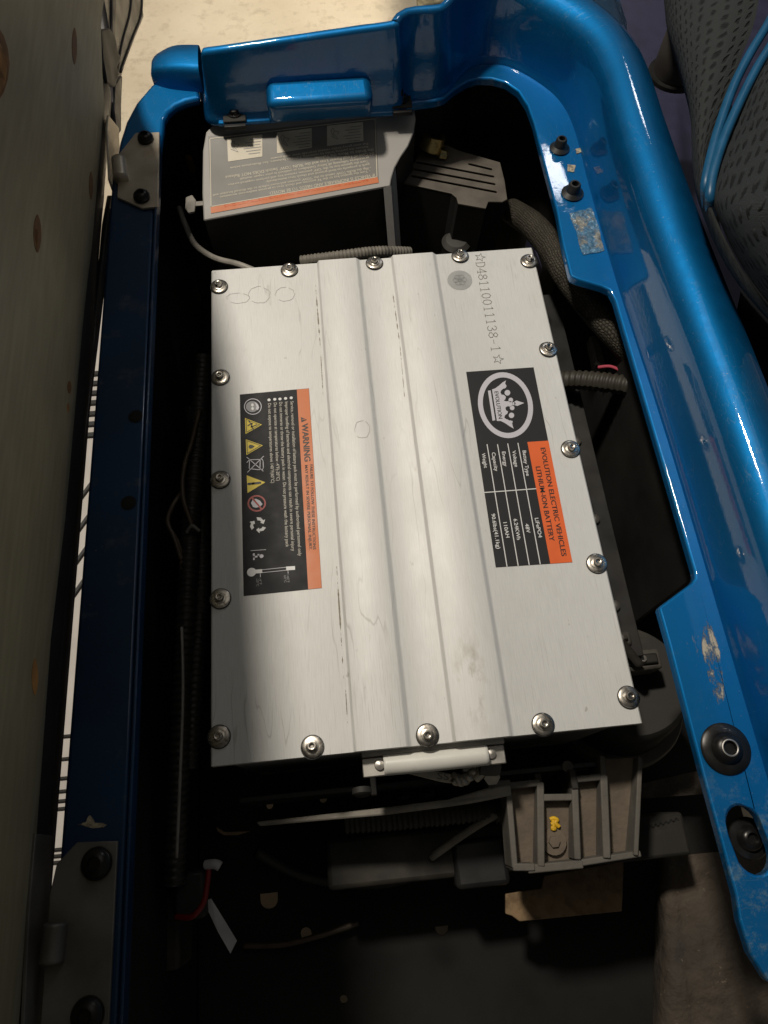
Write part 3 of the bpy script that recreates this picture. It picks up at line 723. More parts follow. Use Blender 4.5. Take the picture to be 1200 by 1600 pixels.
# lid bolts
bprof_w = [(.0058, 0), (.0102, 0), (.0106, .0006), (.0104, .0013), (.0098, .0017), (.0058, .0017)]
bm0 = None
BPX = [(342, 447), (452, 421), (585, 410), (719, 399), (827, 407), (857, 545), (892, 701), (933, 880), (983, 1089), (849, 1132), (668, 1149), (488, 1167), (342, 1151), (344, 589), (344, 749), (344, 935)]
first = None
def bolt_at(px, py):
    global first
    z = .0 if not (xs_(px, py) > steps[0] and xs_(px, py) < steps[1]) else 0
    loc = at(px, py, .002); loc.z = .0004
    if first is None:
        gasket = lathe('lid_bolt', [(.0004, 0), (.0112, 0), (.0113, .0006), (.0004, .0006)], RUBBER, bat, seg=28)
        ws = lathe('washer', bprof_w, STEEL, gasket, loc=(0, 0, .0007), seg=28)
        hd = lathe('bolt_head', [(.0003, .0015), (.0062, .0015), (.0062, .0030), (.0044, .0034), (.0042, .0078), (.0037, .0086), (.0026, .0087), (.0017, .0083), (.0015, .0066), (.0003, .0066)], STEEL, gasket, seg=18)
        gasket.location = loc; first = (gasket, ws, hd); return
    g = first[0].copy(); COL.objects.link(g); g.location = loc; g.rotation_euler = (random.gauss(0, .025), random.gauss(0, .025), random.uniform(0, 6))
    for ch_ in first[1:]:
        c2 = ch_.copy(); COL.objects.link(c2); c2.parent = g
for p in BPX: bolt_at(*p)

# ---- warning sticker
cw = lambda cx, cy, z=0: at(350 + cx / 4.4444, 590 + cy / 4.4444, z)
warn = flat('warning_sticker', [cw(110, 118), cw(590, 75), cw(680, 1462), cw(136, 1518)], STKB, bat, lift=.0003, th=.0002)
flat('orange_band', [cw(506, 84), cw(589, 76.5), cw(679, 1461), cw(585, 1471)], ORANGE2, warn, lift=.0004)
LT = dict(lift=.0007)
for i, (s, a, b) in enumerate([('Service, removal or installation of battery pack must be performed by authorized personnel only', (462, 166), (517, 1240)),
        ('Improper handling of batteries and electrical components can result in severe personal injury', (424, 170), (470, 1206)),
        ('Do not immerse or throw the battery pack in water. Do not pressure wash the battery pack', (384, 172), (430, 1178)),
        ('Do not operate at temperatures below -4°F(-20°C)', (346, 177), (366, 718)),
        ('Do not expose to temperatures above 140°F(60°C)', (306, 181), (328, 734))]):
    letters('safety_text', s, cw(*a), cw(*b), .0036, CREAM2, warn, bold=.004, lift=.0005)
for cx, cy in ((467, 142), (428, 146), (389, 150), (353, 152), (313, 156)):
    flat('bullet', ring(cw(cx, cy), .0019, 10), WHITE, warn, lift=.0005)
letters('warning_word', 'WARNING', cw(541, 322), cw(560, 585), .0068, INK, warn, bold=.02, lift=.0008)
letters('warning_text', 'FAILURE TO FOLLOW THESE INSTRUCTIONS', cw(597, 606), cw(619, 1195), .0031, INK, warn, lift=.0008, bold=.006)
letters('warning_text', 'MAY RESULT IN SEVERE PERSONAL INJURY.', cw(562, 610), cw(592, 1200), .0031, INK, warn, lift=.0008, bold=.006)
flat('alert_triangle', [cw(538, 312), cw(534, 276), cw(575, 294)], INK, warn, lift=.0008)
stroke('alert_mark', [[cw(545, 294.5), cw(548, 294.3)], [cw(551, 294), cw(563, 294)]], .0008, ORANGE2, warn, lift=.0011)
def ell(cf, cx, cy, rx, ry, n=28): return [cf(cx + rx * math.cos(2 * math.pi * i / n), cy + ry * math.sin(2 * math.pi * i / n)) for i in range(n)]
band('goggles_ring', (ell(cw, 201, 203, 61, 56), ell(cw, 201, 203, 56, 51)), LILAC, warn, lift=.0006)
flat('goggles_head', ell(cw, 196, 203, 44, 38), GREYPR, warn, lift=.0005)
flat('goggles_lens', ell(cw, 198, 192, 9, 11, 12), WHITE, warn, lift=.0007); flat('goggles_lens', ell(cw, 199, 217, 9, 11, 12), WHITE, warn, lift=.0007)
flat('goggles_hair', [cw(215, 172), cw(238, 190), cw(245, 210), cw(236, 228), cw(222, 222), cw(226, 203)], LILAC, warn, lift=.0007)
for i, (a, b, c) in enumerate([((146, 282), (150, 393), (264, 328)), ((152, 430), (156, 540), (270, 472)), ((158, 680), (164, 803), (287, 728))]):
    A_, B_, C_ = cw(*a), cw(*b), cw(*c); g = (A_ + B_ + C_) / 3
    flat('hazard_triangle', [A_, B_, C_], YELLOW, warn, lift=.0005)
    if i < 2: stroke('triangle_edge', [[g.lerp(p, .80) for p in (A_, B_, C_, A_)]], .0006, INK, warn, lift=.0008)
stroke('shock_mark', [[cw(168, 335), cw(195, 320), cw(190, 345), cw(228, 330)], [cw(196, 340), cw(205, 365)], [cw(185, 318), cw(175, 305)]], .0013, INK, warn, lift=.0008)
flat('flame_mark', [cw(170, 482), cw(180, 468), cw(196, 470), cw(214, 478), cw(198, 492), cw(180, 496)], INK, warn, lift=.0008)
stroke('exclaim_mark', [[cw(172, 740), cw(176, 740)], [cw(186, 739), cw(204, 737), cw(250, 732)]], .0026, INK, warn, lift=.0008)
stroke('crossed_bin', [[cw(160, 555), cw(272, 650)], [cw(165, 658), cw(275, 548)], [cw(178, 572), cw(176, 634), cw(250, 642), cw(252, 570), cw(178, 572)], [cw(262, 565), cw(272, 580), cw(274, 630), cw(264, 645)], [cw(172, 578), cw(160, 590)]], .0008, LILAC, warn, lift=.0006)
band('prohibition_ring', (ell(cw, 228, 875, 64, 58), ell(cw, 228, 875, 53, 47)), RED, warn, lift=.0006)
flat('prohibition_hand', [cw(188, 872), cw(200, 850), cw(222, 842), cw(250, 856), cw(268, 880), cw(250, 898), cw(222, 905), cw(202, 900)], LILAC, warn, lift=.0005)
stroke('prohibition_bar', [[cw(194, 835), cw(262, 915)]], .0020, RED, warn, lift=.0008)
rc = (237, 1024)
for k in range(3):
    a0 = k * 2 * math.pi / 3 + .35
    pt = lambda r, a: cw(rc[0] + r * math.cos(a), rc[1] + r * .93 * math.sin(a))
    flat('recycle_arrow', [pt(58, a0), pt(57, a0 + .5), pt(50, a0 + 1.0), pt(64, a0 + 1.05), pt(40, a0 + 1.55), pt(22, a0 + 1.0), pt(32, a0 + .95), pt(35, a0 + .5), pt(34, a0 + .05)], WHITE, warn, lift=.0006)
stroke('info_rule', [[cw(188, 1203), cw(290, 1196)]], .0006, LILAC, warn, lift=.0006)
stroke('info_mark', [[cw(208, 1228), cw(208, 1262)], [cw(208, 1246), cw(240, 1243), cw(240, 1232)]], .0020, LILAC, warn, lift=.0006)
flat('info_dot', ring(cw(261, 1241), .0022, 12), LILAC, warn, lift=.0006)
flat('thermometer_bulb', ring(cw(192, 1352), .0048, 18), WHITE, warn, lift=.0006)
stroke('thermometer_tube', [[cw(210, 1349), cw(252, 1346)], [cw(446, 1326), cw(480, 1324)]], .0042, WHITE, warn, lift=.0007)
stroke('thermometer_lines', [[cw(250, 1337), cw(446, 1317)], [cw(252, 1357), cw(448, 1337)], [cw(252, 1358), cw(254, 1385)], [cw(444, 1337), cw(446, 1360)]], .0006, LILAC, warn, lift=.0006)
letters('thermometer_scale', '140°F', cw(436, 1372), cw(440, 1425), .0024, GREYPR, warn, lift=.0006); letters('thermometer_scale', '60°C', cw(416, 1375), cw(420, 1425), .0024, GREYPR, warn, lift=.0006)
letters('thermometer_scale', '-4°F', cw(244, 1392), cw(248, 1440), .0024, GREYPR, warn, lift=.0006); letters('thermometer_scale', '-20°C', cw(224, 1395), cw(228, 1450), .0024, GREYPR, warn, lift=.0006)

# ---- specification sticker
cs = lambda cx, cy, z=0: at(710 + cx / 4.706, 560 + cy / 4.706, z)
spec = flat('specification_sticker', [cs(86, 100), cs(582, 66), cs(868, 1500), cs(304, 1538)], STKB, bat, lift=.0003, th=.0002)
flat('orange_panel', [cs(536, 616), cs(691, 606), cs(867, 1499), cs(705, 1510)], ORANGE, spec, lift=.0004)
def tell(rx, ry, n=48):
    out = []
    for i in range(n):
        a = 2 * math.pi * i / n; x, y = rx * math.cos(a), ry * math.sin(a); out.append(cs(375 + x + .07 * y, 346 + y + .03 * x))
    return out
band('emblem_ring', (tell(202, 242), tell(166, 204)), LILAC, spec, lift=.0006)
flat('crown_bar', [cs(246, 240), cs(266, 237), cs(300, 456), cs(280, 461)], LILAC, spec, lift=.0006)
crown = [(276, 230), (300, 222), (330, 200), (352, 180), (379, 164), (372, 186), (383, 204), (378, 218), (360, 224), (344, 236), (338, 252), (346, 268), (362, 270), (378, 284), (374, 302), (362, 312), (380, 318),
         (398, 316), (400, 352), (384, 356), (374, 366), (380, 384), (394, 392), (388, 408), (372, 420), (366, 436), (376, 446), (392, 452), (404, 460), (428, 462), (424, 480), (428, 500), (436, 519), (404, 500), (372, 478), (340, 462), (312, 462)]
flat('crown', [cs(*p) for p in crown], LILAC, spec, lift=.0006)
for cx, cy, r in ((389, 255, 21), (419, 421, 20), (414, 308, 17), (424, 366, 17), (408, 337, 20), (437, 335, 12), (362, 213, 12), (410, 470, 12)):
    flat('crown_pearl', ell(cs, cx, cy, r, r, 16), LILAC, spec, lift=.0007)
flat('crown_spire', [cs(438, 322), cs(456, 312), cs(480, 320), cs(513, 330), cs(484, 342), cs(462, 352), cs(442, 346)], LILAC, spec, lift=.0007)
letters('emblem_word', 'EVOLUTION', cs(293, 247), cs(324, 446), .0046, INK, spec, lift=.0010)
for a, b in (((240, 636), (386, 1530)), ((317, 636), (468, 1524)), ((392, 630), (549, 1518)), ((467, 626), (630, 1512))):
    stroke('table_line', [[cs(*a), cs(*b)]], .0010, WHITE, spec, lift=.0006)
stroke('table_line', [[cs(220, 988), cs(597, 960)]], .0011, WHITE, spec, lift=.0007)
for s, a, b in (('Battey Type', (500, 680), (529, 866)), ('Voltage', (424, 680), (444, 800)), ('Energy', (349, 688), (364, 796)), ('Capacity', (274, 694), (297, 832)), ('Weight', (200, 700), (219, 808)),
                ('LiFePO4', (590, 1176), (619, 1320)), ('48V', (518, 1218), (532, 1286)), ('6.24KWh', (434, 1182), (460, 1336)), ('110AH', (358, 1208), (380, 1320)), ('90.6lbs(41.1kg)', (271, 1144), (312, 1402))):
    letters('table_text', s, cs(*a), cs(*b), .0040, WHITE, spec, bold=.012, lift=.0006)
letters('title_text', 'EVOLUTION ELECTRIC VEHICLES', cs(632, 660), cs(788, 1456), .0054, INK, spec, bold=.012, lift=.0008)
letters('title_text', 'LITHIUM-ION BATTERY', cs(596, 798), cs(700, 1346), .0054, INK, spec, bold=.012, lift=.0008)

# ---- carrying handle on the near end
ya = -HL - .001
hb = [aty(566, 1174, ya - .001), aty(776, 1155, ya - .001)]
box('handle_bracket', -.066, .074, ya - .004, ya + .005, -.055, -.0125, STEELD, bat, bevel=.001)
box('handle_bracket', -.066, -.044, ya - .022, ya - .0042, -.024, -.018, STEELD, bat, bevel=.001)
box('handle_bracket', .054, .074, ya - .022, ya - .0042, -.024, -.018, STEELD, bat, bevel=.001)
gx0, gx1 = -.045, .056
def grip_r(L): return .0098
tube('handle_grip', [(gx0, ya - .0125, -.016), ((gx0 + gx1) / 2, ya - .0130, -.0155), (gx1, ya - .0125, -.016)], .0098, WHITEP, bat, n=10, seg=20)
for x in (gx0 - .004, gx1 + .004):
    lathe('handle_rivet', [(.0003, 0), (.0052, 0), (.0046, .003), (.0003, .004)], STEELD, bat, loc=(x, ya - .012, -.0178), seg=16)

# ================================================================== GREY SWITCH COVER
A0, A1, A2 = at(320, 200, .036), at(640, 168, .036), at(318, 342, -.012)
CN = (A1 - A0).cross(A0 - A2).normalized()
if CN.z < 0: CN = -CN
K = lambda x, y: onp(x, y, A0, CN)
cover = thing('switch_cover', 'grey plastic cover with upside-down instruction label clipped to the far blue wall', 'cover', (-.1, .42, -.2))
out = [K(318, 345), K(316, 300), K(317, 235), K(322, 206), K(332, 196), K(410, 186), K(520, 178), K(600, 169), K(640, 163), K(648, 170), K(650, 186), K(647, 206), K(638, 228), K(626, 246), K(617, 262), K(612, 278), K(610, 291), K(600, 293)]
slab('cover_top', out, -CN * .004, GREYP, cover, bevel=.0018)
f0, f1 = K(319, 343), K(603, 291.5)
dn = Vector((0, -.004, -.20))
slab('cover_front', [f0, f1, f1 + dn, f0 + dn], (0, .004, 0), BLACK, cover)  # black stands for the shade on the grey cover's front face
s0 = [K(599, 293), K(611, 290), K(613, 276), K(618, 262)]
sd = [p + Vector((.006, -.045, -.11)) for p in s0]
meshobj('cover_side', s0 + sd, [(0, 1, 5, 4), (1, 2, 6, 5), (2, 3, 7, 6)], GREYP, cover)
ss = [K(620, 258), K(648, 200), K(650, 172)]
sd = [p + Vector((0, 0, -.15)) for p in ss]
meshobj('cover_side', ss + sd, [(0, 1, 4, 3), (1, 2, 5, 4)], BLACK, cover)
lab = flat('instruction_label', [K(325, 213), K(587, 182), K(592, 286), K(330, 334)], LABELG, cover, N=CN, lift=.0004, th=.0003)
flat('label_band', [K(329, 324), K(590, 277), K(592, 285.5), K(330, 333.5)], ORANGE2, lab, N=CN, lift=.0006)
stroke('label_border', [[K(328, 217), K(330, 323), K(589, 276.5), K(586, 186)], [K(586, 186), K(328, 217)]], .0010, CREAM, lab, N=CN, lift=.0007)
letters('label_heading', 'BATTERY ISOLATION AND TOWING INSTRUCTIONS', K(575, 279.5), K(350, 320.5), .0032, ORANGE, lab, N=CN, lift=.0009)
for s, a, b, c in (("IF VEHICLE IS INOPERABLE AND NEEDS TO BE MOVED:", (585, 271.5), (420, 300.5), .0042),
                ("- Turn the ignition key to the 'N' position and chock tires to prevent inadvertent movement", (578, 266), (343, 307), .0031),
                ("- Flip the RUN-TOW switch to the 'TOW' position and move vehicle to the desired location and", (579, 261), (333, 304), .0031),
                ("park it properly on level ground and chock tires immediately", (576.7, 255.5), (416, 283), .0031),
                ("Turn the ignition key to the 'OFF' position, remove key and perform required service", (575, 250.5), (356, 288), .0031),
                ("procedures following all Safety Guidelines as outlined in your repair manual.", (576, 245.2), (374, 279), .0031),
                ("IN Case of Total Power Loss and the 'RUN-TOW' Switch DOES NOT Release", (583.7, 238), (352, 275.5), .0040),
                ("the Brake to Move the Vehicle:", (583.7, 232), (491, 245.5), .0040),
                ("Release the parking brake by removing 3 phillips fasteners. See illustrations below", (574.7, 228), (359, 261.5), .0030),
                ("Put emergency brake release override lever with power", (574.7, 223), (422, 247), .0030)):
    letters('label_text', s, K(*a), K(*b), c, CREAM, lab, N=CN, lift=.0007, bold=.004)
for c4 in ([(355, 217), (410, 210.5), (410, 245), (356.5, 253)], [(432.6, 207.5), (487, 200.7), (487.3, 231), (433, 240)], [(511, 197), (567, 191), (568, 220.7), (511, 228.7)]):
    pn = flat('label_picture', [K(*p) for p in c4], CREAM, lab, N=CN, lift=.0008)
    x0, y0 = c4[0]; sl = (c4[1][1] - c4[0][1]) / (c4[1][0] - c4[0][0])
    g = lambda u, v: K(x0 + u, y0 + v + sl * u)
    stroke('picture_drawing', [[g(8, 14), g(6, 8), g(9, 5), g(12, 9), g(10, 14), g(14, 18), g(17, 23), g(13, 21), g(8, 14)], [g(13, 10), g(19, 12), g(16, 16)], [g(6, 17), g(11, 20)]], .0006, GREYPR, lab, N=CN, lift=.0011)
    for k in range(6):
        stroke('picture_caption', [[g(53 - (k % 3), 6 + k * 4.4), g(36 - (k * 7) % 11, 6 + k * 4.4)]], .0008, GREYPR, lab, N=CN, lift=.0011)
# clips holding the cover to the blue lip
def clip(px, py, z, s=1.0):
    c = at(px, py, z)
    o = box('cover_clip', c.x - .015 * s, c.x + .015 * s, c.y - .016, c.y + .012, z - .003, z, BLACK, cover, bevel=.001)
    o.data.materials[0] = DUSTG
    box('clip_tongue', c.x - .0145 * s, c.x + .0145 * s, c.y - .021, c.y - .0155, z - .010, z - .004, BLACK, o, bevel=.001)
    lathe('clip_bolt', [(.0004, 0), (.0098, 0), (.0100, .0012), (.0072, .0016), (.0070, .0032), (.0058, .0058), (.0030, .0066), (.0022, .0045), (.0003, .0045)], BOLTB, o, loc=(c.x + .0005, c.y - .001, z + .0003), seg=24)
    return o
clip(366, 176, .057); o = clip(627, 154, .056, .9)
c = at(626, 148, .066); lathe('clip_stud', [(.0003, 0), (.0034, 0), (.0032, .007), (.0024, .009), (.0003, .009)], BOLTB, o, loc=c, seg=14)
# brown coil and grey lever at its left edge
lever = thing('release_lever', 'small grey release tab beside the left edge of the label cover', 'lever', tuple(at(297, 318, -.02)))
lp = [at(290, 308, -.02), at(300, 304, -.02), at(306, 312, -.02), at(304, 330, -.02), at(294, 332, -.02), at(289, 324, -.02)]
slab('tab', lp, (0, 0, -.004), GREYW, lever, bevel=.001)
box('stem', at(304, 318, -.02).x, at(320, 318, -.02).x, lp[0].y - .016, lp[0].y - .008, -.024, -.021, GREYW, lever, bevel=.0006)
tag(lathe('amber_relay', [(.0003, 0), (.011, 0), (.012, .004), (.012, .030), (.009, .036), (.0003, .036)], mat('amber_plastic', (.20, .10, .02), .35, noise=(40, .3)), loc=at(303, 262, -.08)), 'small amber round relay in the dark left of the label cover', 'relay')
tag(box('red_connector', at(292, 218, -.06).x, at(310, 218, -.06).x, at(300, 232, -.06).y, at(300, 202, -.06).y, -.10, -.06, mat('dark_red_plastic', (.10, .012, .010), .5, noise=(40, .2)), bevel=.003), 'dark red connector in the corner left of the label cover', 'connector')

# ================================================================== SLOTTED CONTROLLER COVER
ct = thing('controller_cover', 'dusty black slotted cover plate in the far right corner of the compartment', 'cover plate', tuple(at(720, 280, -.14)))
zc = -.045
cc = lambda cx, cy, z=zc: at(600 + cx / 5.4545, 180 + cy / 5.4545, z)
def slot_loop(a, b, wd, n=6):
    A_, B_ = cc(*a), cc(*b); d = (B_ - A_).normalized(); s = Vector((-d.y, d.x, 0)); r = wd / 2; out_ = []
    for i in range(n + 1): t = math.pi * (.5 + i / n); out_.append(A_ + d * math.cos(t) * r + s * math.sin(t) * r)
    for i in range(n + 1): t = math.pi * (-.5 + i / n); out_.append(B_ + d * math.cos(t) * r + s * math.sin(t) * r)
    return out_
outer = [cc(138, 570), cc(240, 430), cc(290, 350), cc(300, 180), cc(420, 170), cc(510, 240), cc(640, 300), cc(990, 400), cc(1030, 560), cc(1052, 715), cc(1010, 738), cc(890, 735), cc(868, 795), cc(632, 752), cc(618, 700), cc(575, 665)]
hs = [slot_loop((285, 398), (930, 520), .0042), slot_loop((262, 458), (940, 585), .0042), slot_loop((240, 516), (952, 652), .0042), slot_loop((730, 415), (912, 458), .0042)]
plate('slotted_plate', outer, hs, .003, mat('dusty_dark_plate', (.115, .10, .082), .62, noise=(30, .3), dirt=(16, .5, .75, (.05, .042, .035), .7)), ct, bevel=.0008)
sk = [cc(138, 570), cc(575, 665), cc(618, 700), cc(632, 752), cc(868, 795), cc(890, 735), cc(1052, 715)]
loft('cover_skirt', [[p + Vector((0, 0, -.0035)), p + Vector((-.01, -.012, -.14))] for p in sk], BLACK2, ct)
tm = thing('brass_terminal', 'gold zinc terminal clamp with bolt on the slotted cover', 'terminal', tuple(cc(400, 290)))
ax = Vector((.25, .3, .9)).normalized(); tc_ = cc(400, 290, zc + .004)
lathe('terminal_barrel', [(.0006, 0), (.019, 0), (.020, .004), (.017, .015), (.018, .020), (.0115, .0205), (.011, .008), (.0006, .008)], BRASS, tm, loc=tc_, axis=ax, seg=20)
tube('terminal_loop', [cc(270, 165, zc + .02), cc(330, 140, zc + .024), (cc(400, 118, zc + .024)), cc(440, 150, zc + .015), cc(470, 260, zc + .006), cc(515, 350, zc + .005)], .0016, STEELD, tm)
tube('terminal_loop', [cc(270, 145, zc + .02), cc(340, 122, zc + .024), (cc(410, 105, zc + .024)), cc(450, 140, zc + .015)], .0014, STEELD, tm)
lathe('terminal_bolt', [(.0003, 0), (.010, 0), (.010, .006), (.007, .010), (.0003, .011)], BRASS, tm, loc=cc(490, 350, zc + .002), axis=ax, seg=6)

# ================================================================== CABLES RIGHT OF THE BATTERY
cz = -.045
tag(tube('braided_cable', [at(800, 330, -.12), at(832, 352, -.06), at(862, 388, -.03), at(888, 432, -.015), at(930, 485, -.012), at(985, 545, -.02), at(1040, 600, -.04)], .0185, BRAID, n=14, seg=24), 'thick black braided cable sleeve beside the battery\'s far right corner', 'cable')
tag(conduit('corrugated_conduit', [at(860, 596, -.08), at(905, 594, -.06), at(950, 598, -.045), at(1000, 606, -.035), at(1040, 612, -.04)], .0115, mat('dusty_conduit', (.042, .038, .030), .55, noise=(40, .3))), 'dusty corrugated conduit running under the right blue rail', 'conduit')
tag(tube('pink_wire', [at(935, 574, -.06), at(955, 573, -.05), at(975, 583, -.04), at(1002, 606, -.035)], .0022, PINK), 'thin pink wire above the corrugated conduit', 'wire')
tag(slab('grey_wrap', [at(921, 524, -.075), at(965, 520, -.075), at(1000, 560, -.07), at(1000, 590, -.07), at(945, 575, -.075), at(930, 566, -.075)], (0, 0, -.02), mat('grey_foil', (.22, .21, .19), .4, .3, noise=(50, .5), bump=(60, .8, .004)), bevel=.003), 'crumpled grey wrap under the braided cable sleeve', 'wrapping')
tag(conduit('loom_conduit', [at(470, 408, -.03), at(530, 400, -.02), at(590, 393, -.03), at(640, 394, -.05)], .0065, mat('pale_loom', (.17, .155, .13), .6, noise=(60, .3)), pitch=.005), 'pale corrugated loom lying behind the battery\'s far edge', 'conduit')
tag(tube('grey_cable', [at(280, 325, -.09), at(290, 352, -.075), at(305, 382, -.06), at(335, 403, -.05), at(372, 413, -.04), at(400, 424, -.04)], .0042, GREYW), 'grey cable curving behind the battery\'s far left corner', 'cable')
for (x, y) in ((660, 394), (655, 388)):
    pass
tag(lathe('round_cap', [(.0003, 0), (.020, 0), (.022, .006), (.016, .012), (.0003, .013)], mat('dark_cap', (.05, .048, .045), .5, noise=(30, .2)), loc=at(712, 383, -.12), seg=24), 'dark round cap behind the battery next to the serial number', 'cap')
# dark machinery right of the battery
mh = thing('motor_housing', 'dusty dark round motor housing right of the battery\'s near corner', 'motor', tuple(at(960, 1080, -.30)))
mc = at(965, 1075, -.16)
lathe('housing_shell', [(.001, 0), (.070, 0), (.074, -.006), (.074, -.03), (.070, -.034), (.070, -.16), (.001, -.16)], DUSTG, mh, loc=mc + Vector((.012, .01, 0)), axis=(-.1, .25, 1), seg=48)
lathe('housing_rim', [(.070, -.075), (.0815, -.078), (.083, -.084), (.0815, -.098), (.070, -.10)], CAST, mh, loc=mc + Vector((.012, .01, 0)), axis=(-.1, .25, 1), seg=48)
fr_ = thing('frame_rail', 'dark steel chassis rail below the right edge of the battery', 'chassis rail', (.25, 0, -.3))
box('web', .222, .232, -.22, .30, -.24, -.10, DUSTG, fr_, bevel=.002)
box('top_flange', .222, .262, -.22, .30, -.0995, -.094, BLACK, fr_, bevel=.001)
for y in (-.16, -.05, .06):
    lathe('rail_bolt', [(.0003, 0), (.0065, 0), (.0065, .004), (.0035, .006), (.0003, .006)], STEELD, fr_, loc=(.240, y, -.0938), seg=12)
tag(slab('rust_strip', [at(1028, 725, -.14), at(1034, 720, -.14), at(1078, 900, -.14), at(1066, 915, -.14)], (0, 0, -.05), RUST), 'narrow rust-coloured strip under the right blue rail', 'strip')

# ================================================================== BELOW THE BATTERY'S NEAR END
zb = -.088
cb = lambda cx, cy, z=zb: at(770 + cx / 4.615, 1160 + cy / 4.615, z)
br = thing('cast_bracket', 'dusty cast metal bracket with four ribbed pockets below the battery handle', 'bracket', tuple(at(900, 1290, -.20)))
def rib(a, b, wd=.0055, h=.045, za=0, zb_=0):
    A_, B_ = cb(*a) + Vector((0, 0, za)), cb(*b) + Vector((0, 0, zb_)); d = (B_ - A_).normalized(); s = Vector((-d.y, d.x, 0)) * (wd / 2)
    e = d * .002
    return slab('rib', [A_ - s - e, B_ - s + e, B_ + s + e, A_ + s - e], (0, 0, -h), CAST, br, bevel=.0012)
rib((118, 375), (160, 890), .0062); rib((345, 300), (350, 880), .0075, .0455); rib((590, 270), (612, 830), .0070, .0458, .001, .001); rib((800, 250), (822, 820), .0078, .046, .0015, .0015); rib((1062, 120), (1030, 800), .0050, .0462, .002, .002)
rib((-20, 320), (118, 312), .012, .030, .0005); rib((118, 312), (332, 290), .0068, .0448, -.0005, -.0005); rib((352, 398), (585, 394), .0068, .0447, -.0007, -.0007); rib((575, 268), (790, 248), .0066, .0452, .0005, .0005)
rib((160, 900), (290, 900), .0070, .0453, .0008, .0008); rib((270, 915), (640, 880), .0080, .0456, -.001, -.001); rib((640, 870), (1060, 805), .0060, .0459, -.0015, -.0015); rib((790, 110), (800, 250), .0060, .0456, .001, .001)
for a, b, c, d in (((135, 330), (340, 305), (345, 890), (160, 905)), ((360, 410), (590, 405), (605, 870), (350, 890)), ((595, 285), (795, 265), (815, 830), (620, 860)), ((810, 120), (1060, 110), (1030, 805), (835, 830))):
    q4 = [cb(*a, zb - .014), cb(*b, zb - .014), cb(*c, zb - .026), cb(*d, zb - .026)]
    slab('pocket', q4, (0, 0, -.003), CASTF, br)
pc = cb(435, 715, zb - .022)
lathe('pocket_boss', [(.0003, 0), (.013, 0), (.013, .004), (.0003, .0045)], CASTF, br, loc=pc, seg=20)
lathe('boss_bolt', [(.0003, 0), (.0062, 0), (.0058, .003), (.0003, .0032)], CASTF, br, loc=pc + Vector((0, 0, .0045)), seg=6)
yc = cb(443, 590, zb - .013)
YM = mat('yellow_paint_mark', (.70, .42, .02), .5, noise=(150, .25))
for ln_ in ([(412, 556), (440, 546), (466, 560), (446, 578), (420, 592)], [(446, 578), (474, 604), (480, 610)], [(436, 560), (438, 600), (436, 636)], [(418, 616), (456, 622)]):
    tube('yellow_mark', [cb(x_, y_, zb - .0165) for x_, y_ in ln_], .0021, YM, br, n=4, seg=8)
# long lever arm reaching left
arm = thing('lever_arm', 'long dusty cast arm reaching left from the ribbed bracket', 'arm', tuple(at(560, 1270, -.16)))
za = -.086
ARMM = mat('pale_dusty_casting', (0.30, 0.275, 0.235), 0.8, noise=(30, .25), bump=(160, .3, .002), dirt=(22, .5, .72, (.13, .11, .085), .7))
slab('arm_beam', [at(400, 1284, za - .02), at(600, 1262, za - .008), at(700, 1249, za), at(760, 1232, za), at(798, 1226, za), at(800, 1243, za), at(740, 1255, za), at(700, 1261, za), at(600, 1274, za - .008), at(405, 1291, za - .02)], (0, 0, -.022), ARMM, arm, bevel=.002)
tag(conduit('arm_conduit', [at(540, 1283, -.175), at(620, 1278, -.17), at(700, 1270, -.165), at(765, 1264, -.16), at(800, 1275, -.16)], .0125, mat('dusty_conduit', (0, 0, 0)), pitch=.006), 'corrugated conduit tucked under the long cast arm', 'conduit')
tag(slab('rusty_tab', [at(338, 1292, -.2), at(350, 1300, -.2), at(390, 1299, -.2), at(370, 1305, -.2), at(350, 1305, -.2), at(340, 1299, -.2)], (0, 0, -.004), RUST), 'thin rusty tab at the left end of the long arm', 'tab')
tag(tube('plastic_strut', [at(776, 1272, -.15), at(730, 1300, -.17), at(674, 1340, -.20)], .0042, ARMM, n=4), 'slim pale strut slanting down left of the ribbed bracket', 'strut')
# cable lug and twisted strand under the handle
lug = thing('cable_lug', 'tinned cable lug stamped SS with twisted strand under the white handle', 'cable lug', tuple(at(680, 1215, -.08)))
zl = -.075
lu = [at(612, 1196, zl), at(640, 1197, zl), at(706, 1209, zl), at(709, 1214, zl), at(706, 1224, zl), at(690, 1222, zl), at(630, 1207, zl)]
slab('lug_plate', lu, (0, 0, -.003), mat('tinned_copper', (.55, .51, .43), .4, .6, noise=(50, .25)), lug, bevel=.0008)
letters('lug_stamp', 'SS', at(683, 1217, zl), at(701, 1219, zl), .0065, ENGR, lug, lift=.0006)
for k in range(3):
    pts = []
    for i in range(13):
        t = i / 12; c_ = at(708 + 36 * t, 1216 + 6 * math.sin(t * 3) - 4 * t * t * 4, zl); a = t * 9 + k * 2.1
        pts.append(c_ + Vector((.2 * math.cos(a), math.cos(a), math.sin(a))) * .0032)
    tube('strand', pts, .0034, mat('tinned_copper', (0, 0, 0)), lug, n=3, seg=8)
tube('strand_tail', [at(742, 1216, zl), at(752, 1206, zl + .004), at(752, 1192, zl + .006), at(748, 1186, zl)], .0052, mat('tinned_copper', (0, 0, 0)), lug)
lathe('lug_nut', [(.0003, 0), (.0085, 0), (.0085, .010), (.0003, .010)], mat('tinned_copper', (0, 0, 0)), lug, loc=at(766, 1208, zl - .006), axis=(0, -.5, .8), seg=6)
box('lug_stud', at(722, 1200, zl).x, at(738, 1200, zl).x, at(730, 1206, zl).y, at(730, 1190, zl).y, zl - .01, zl + .002, STEELD, lug, bevel=.001)
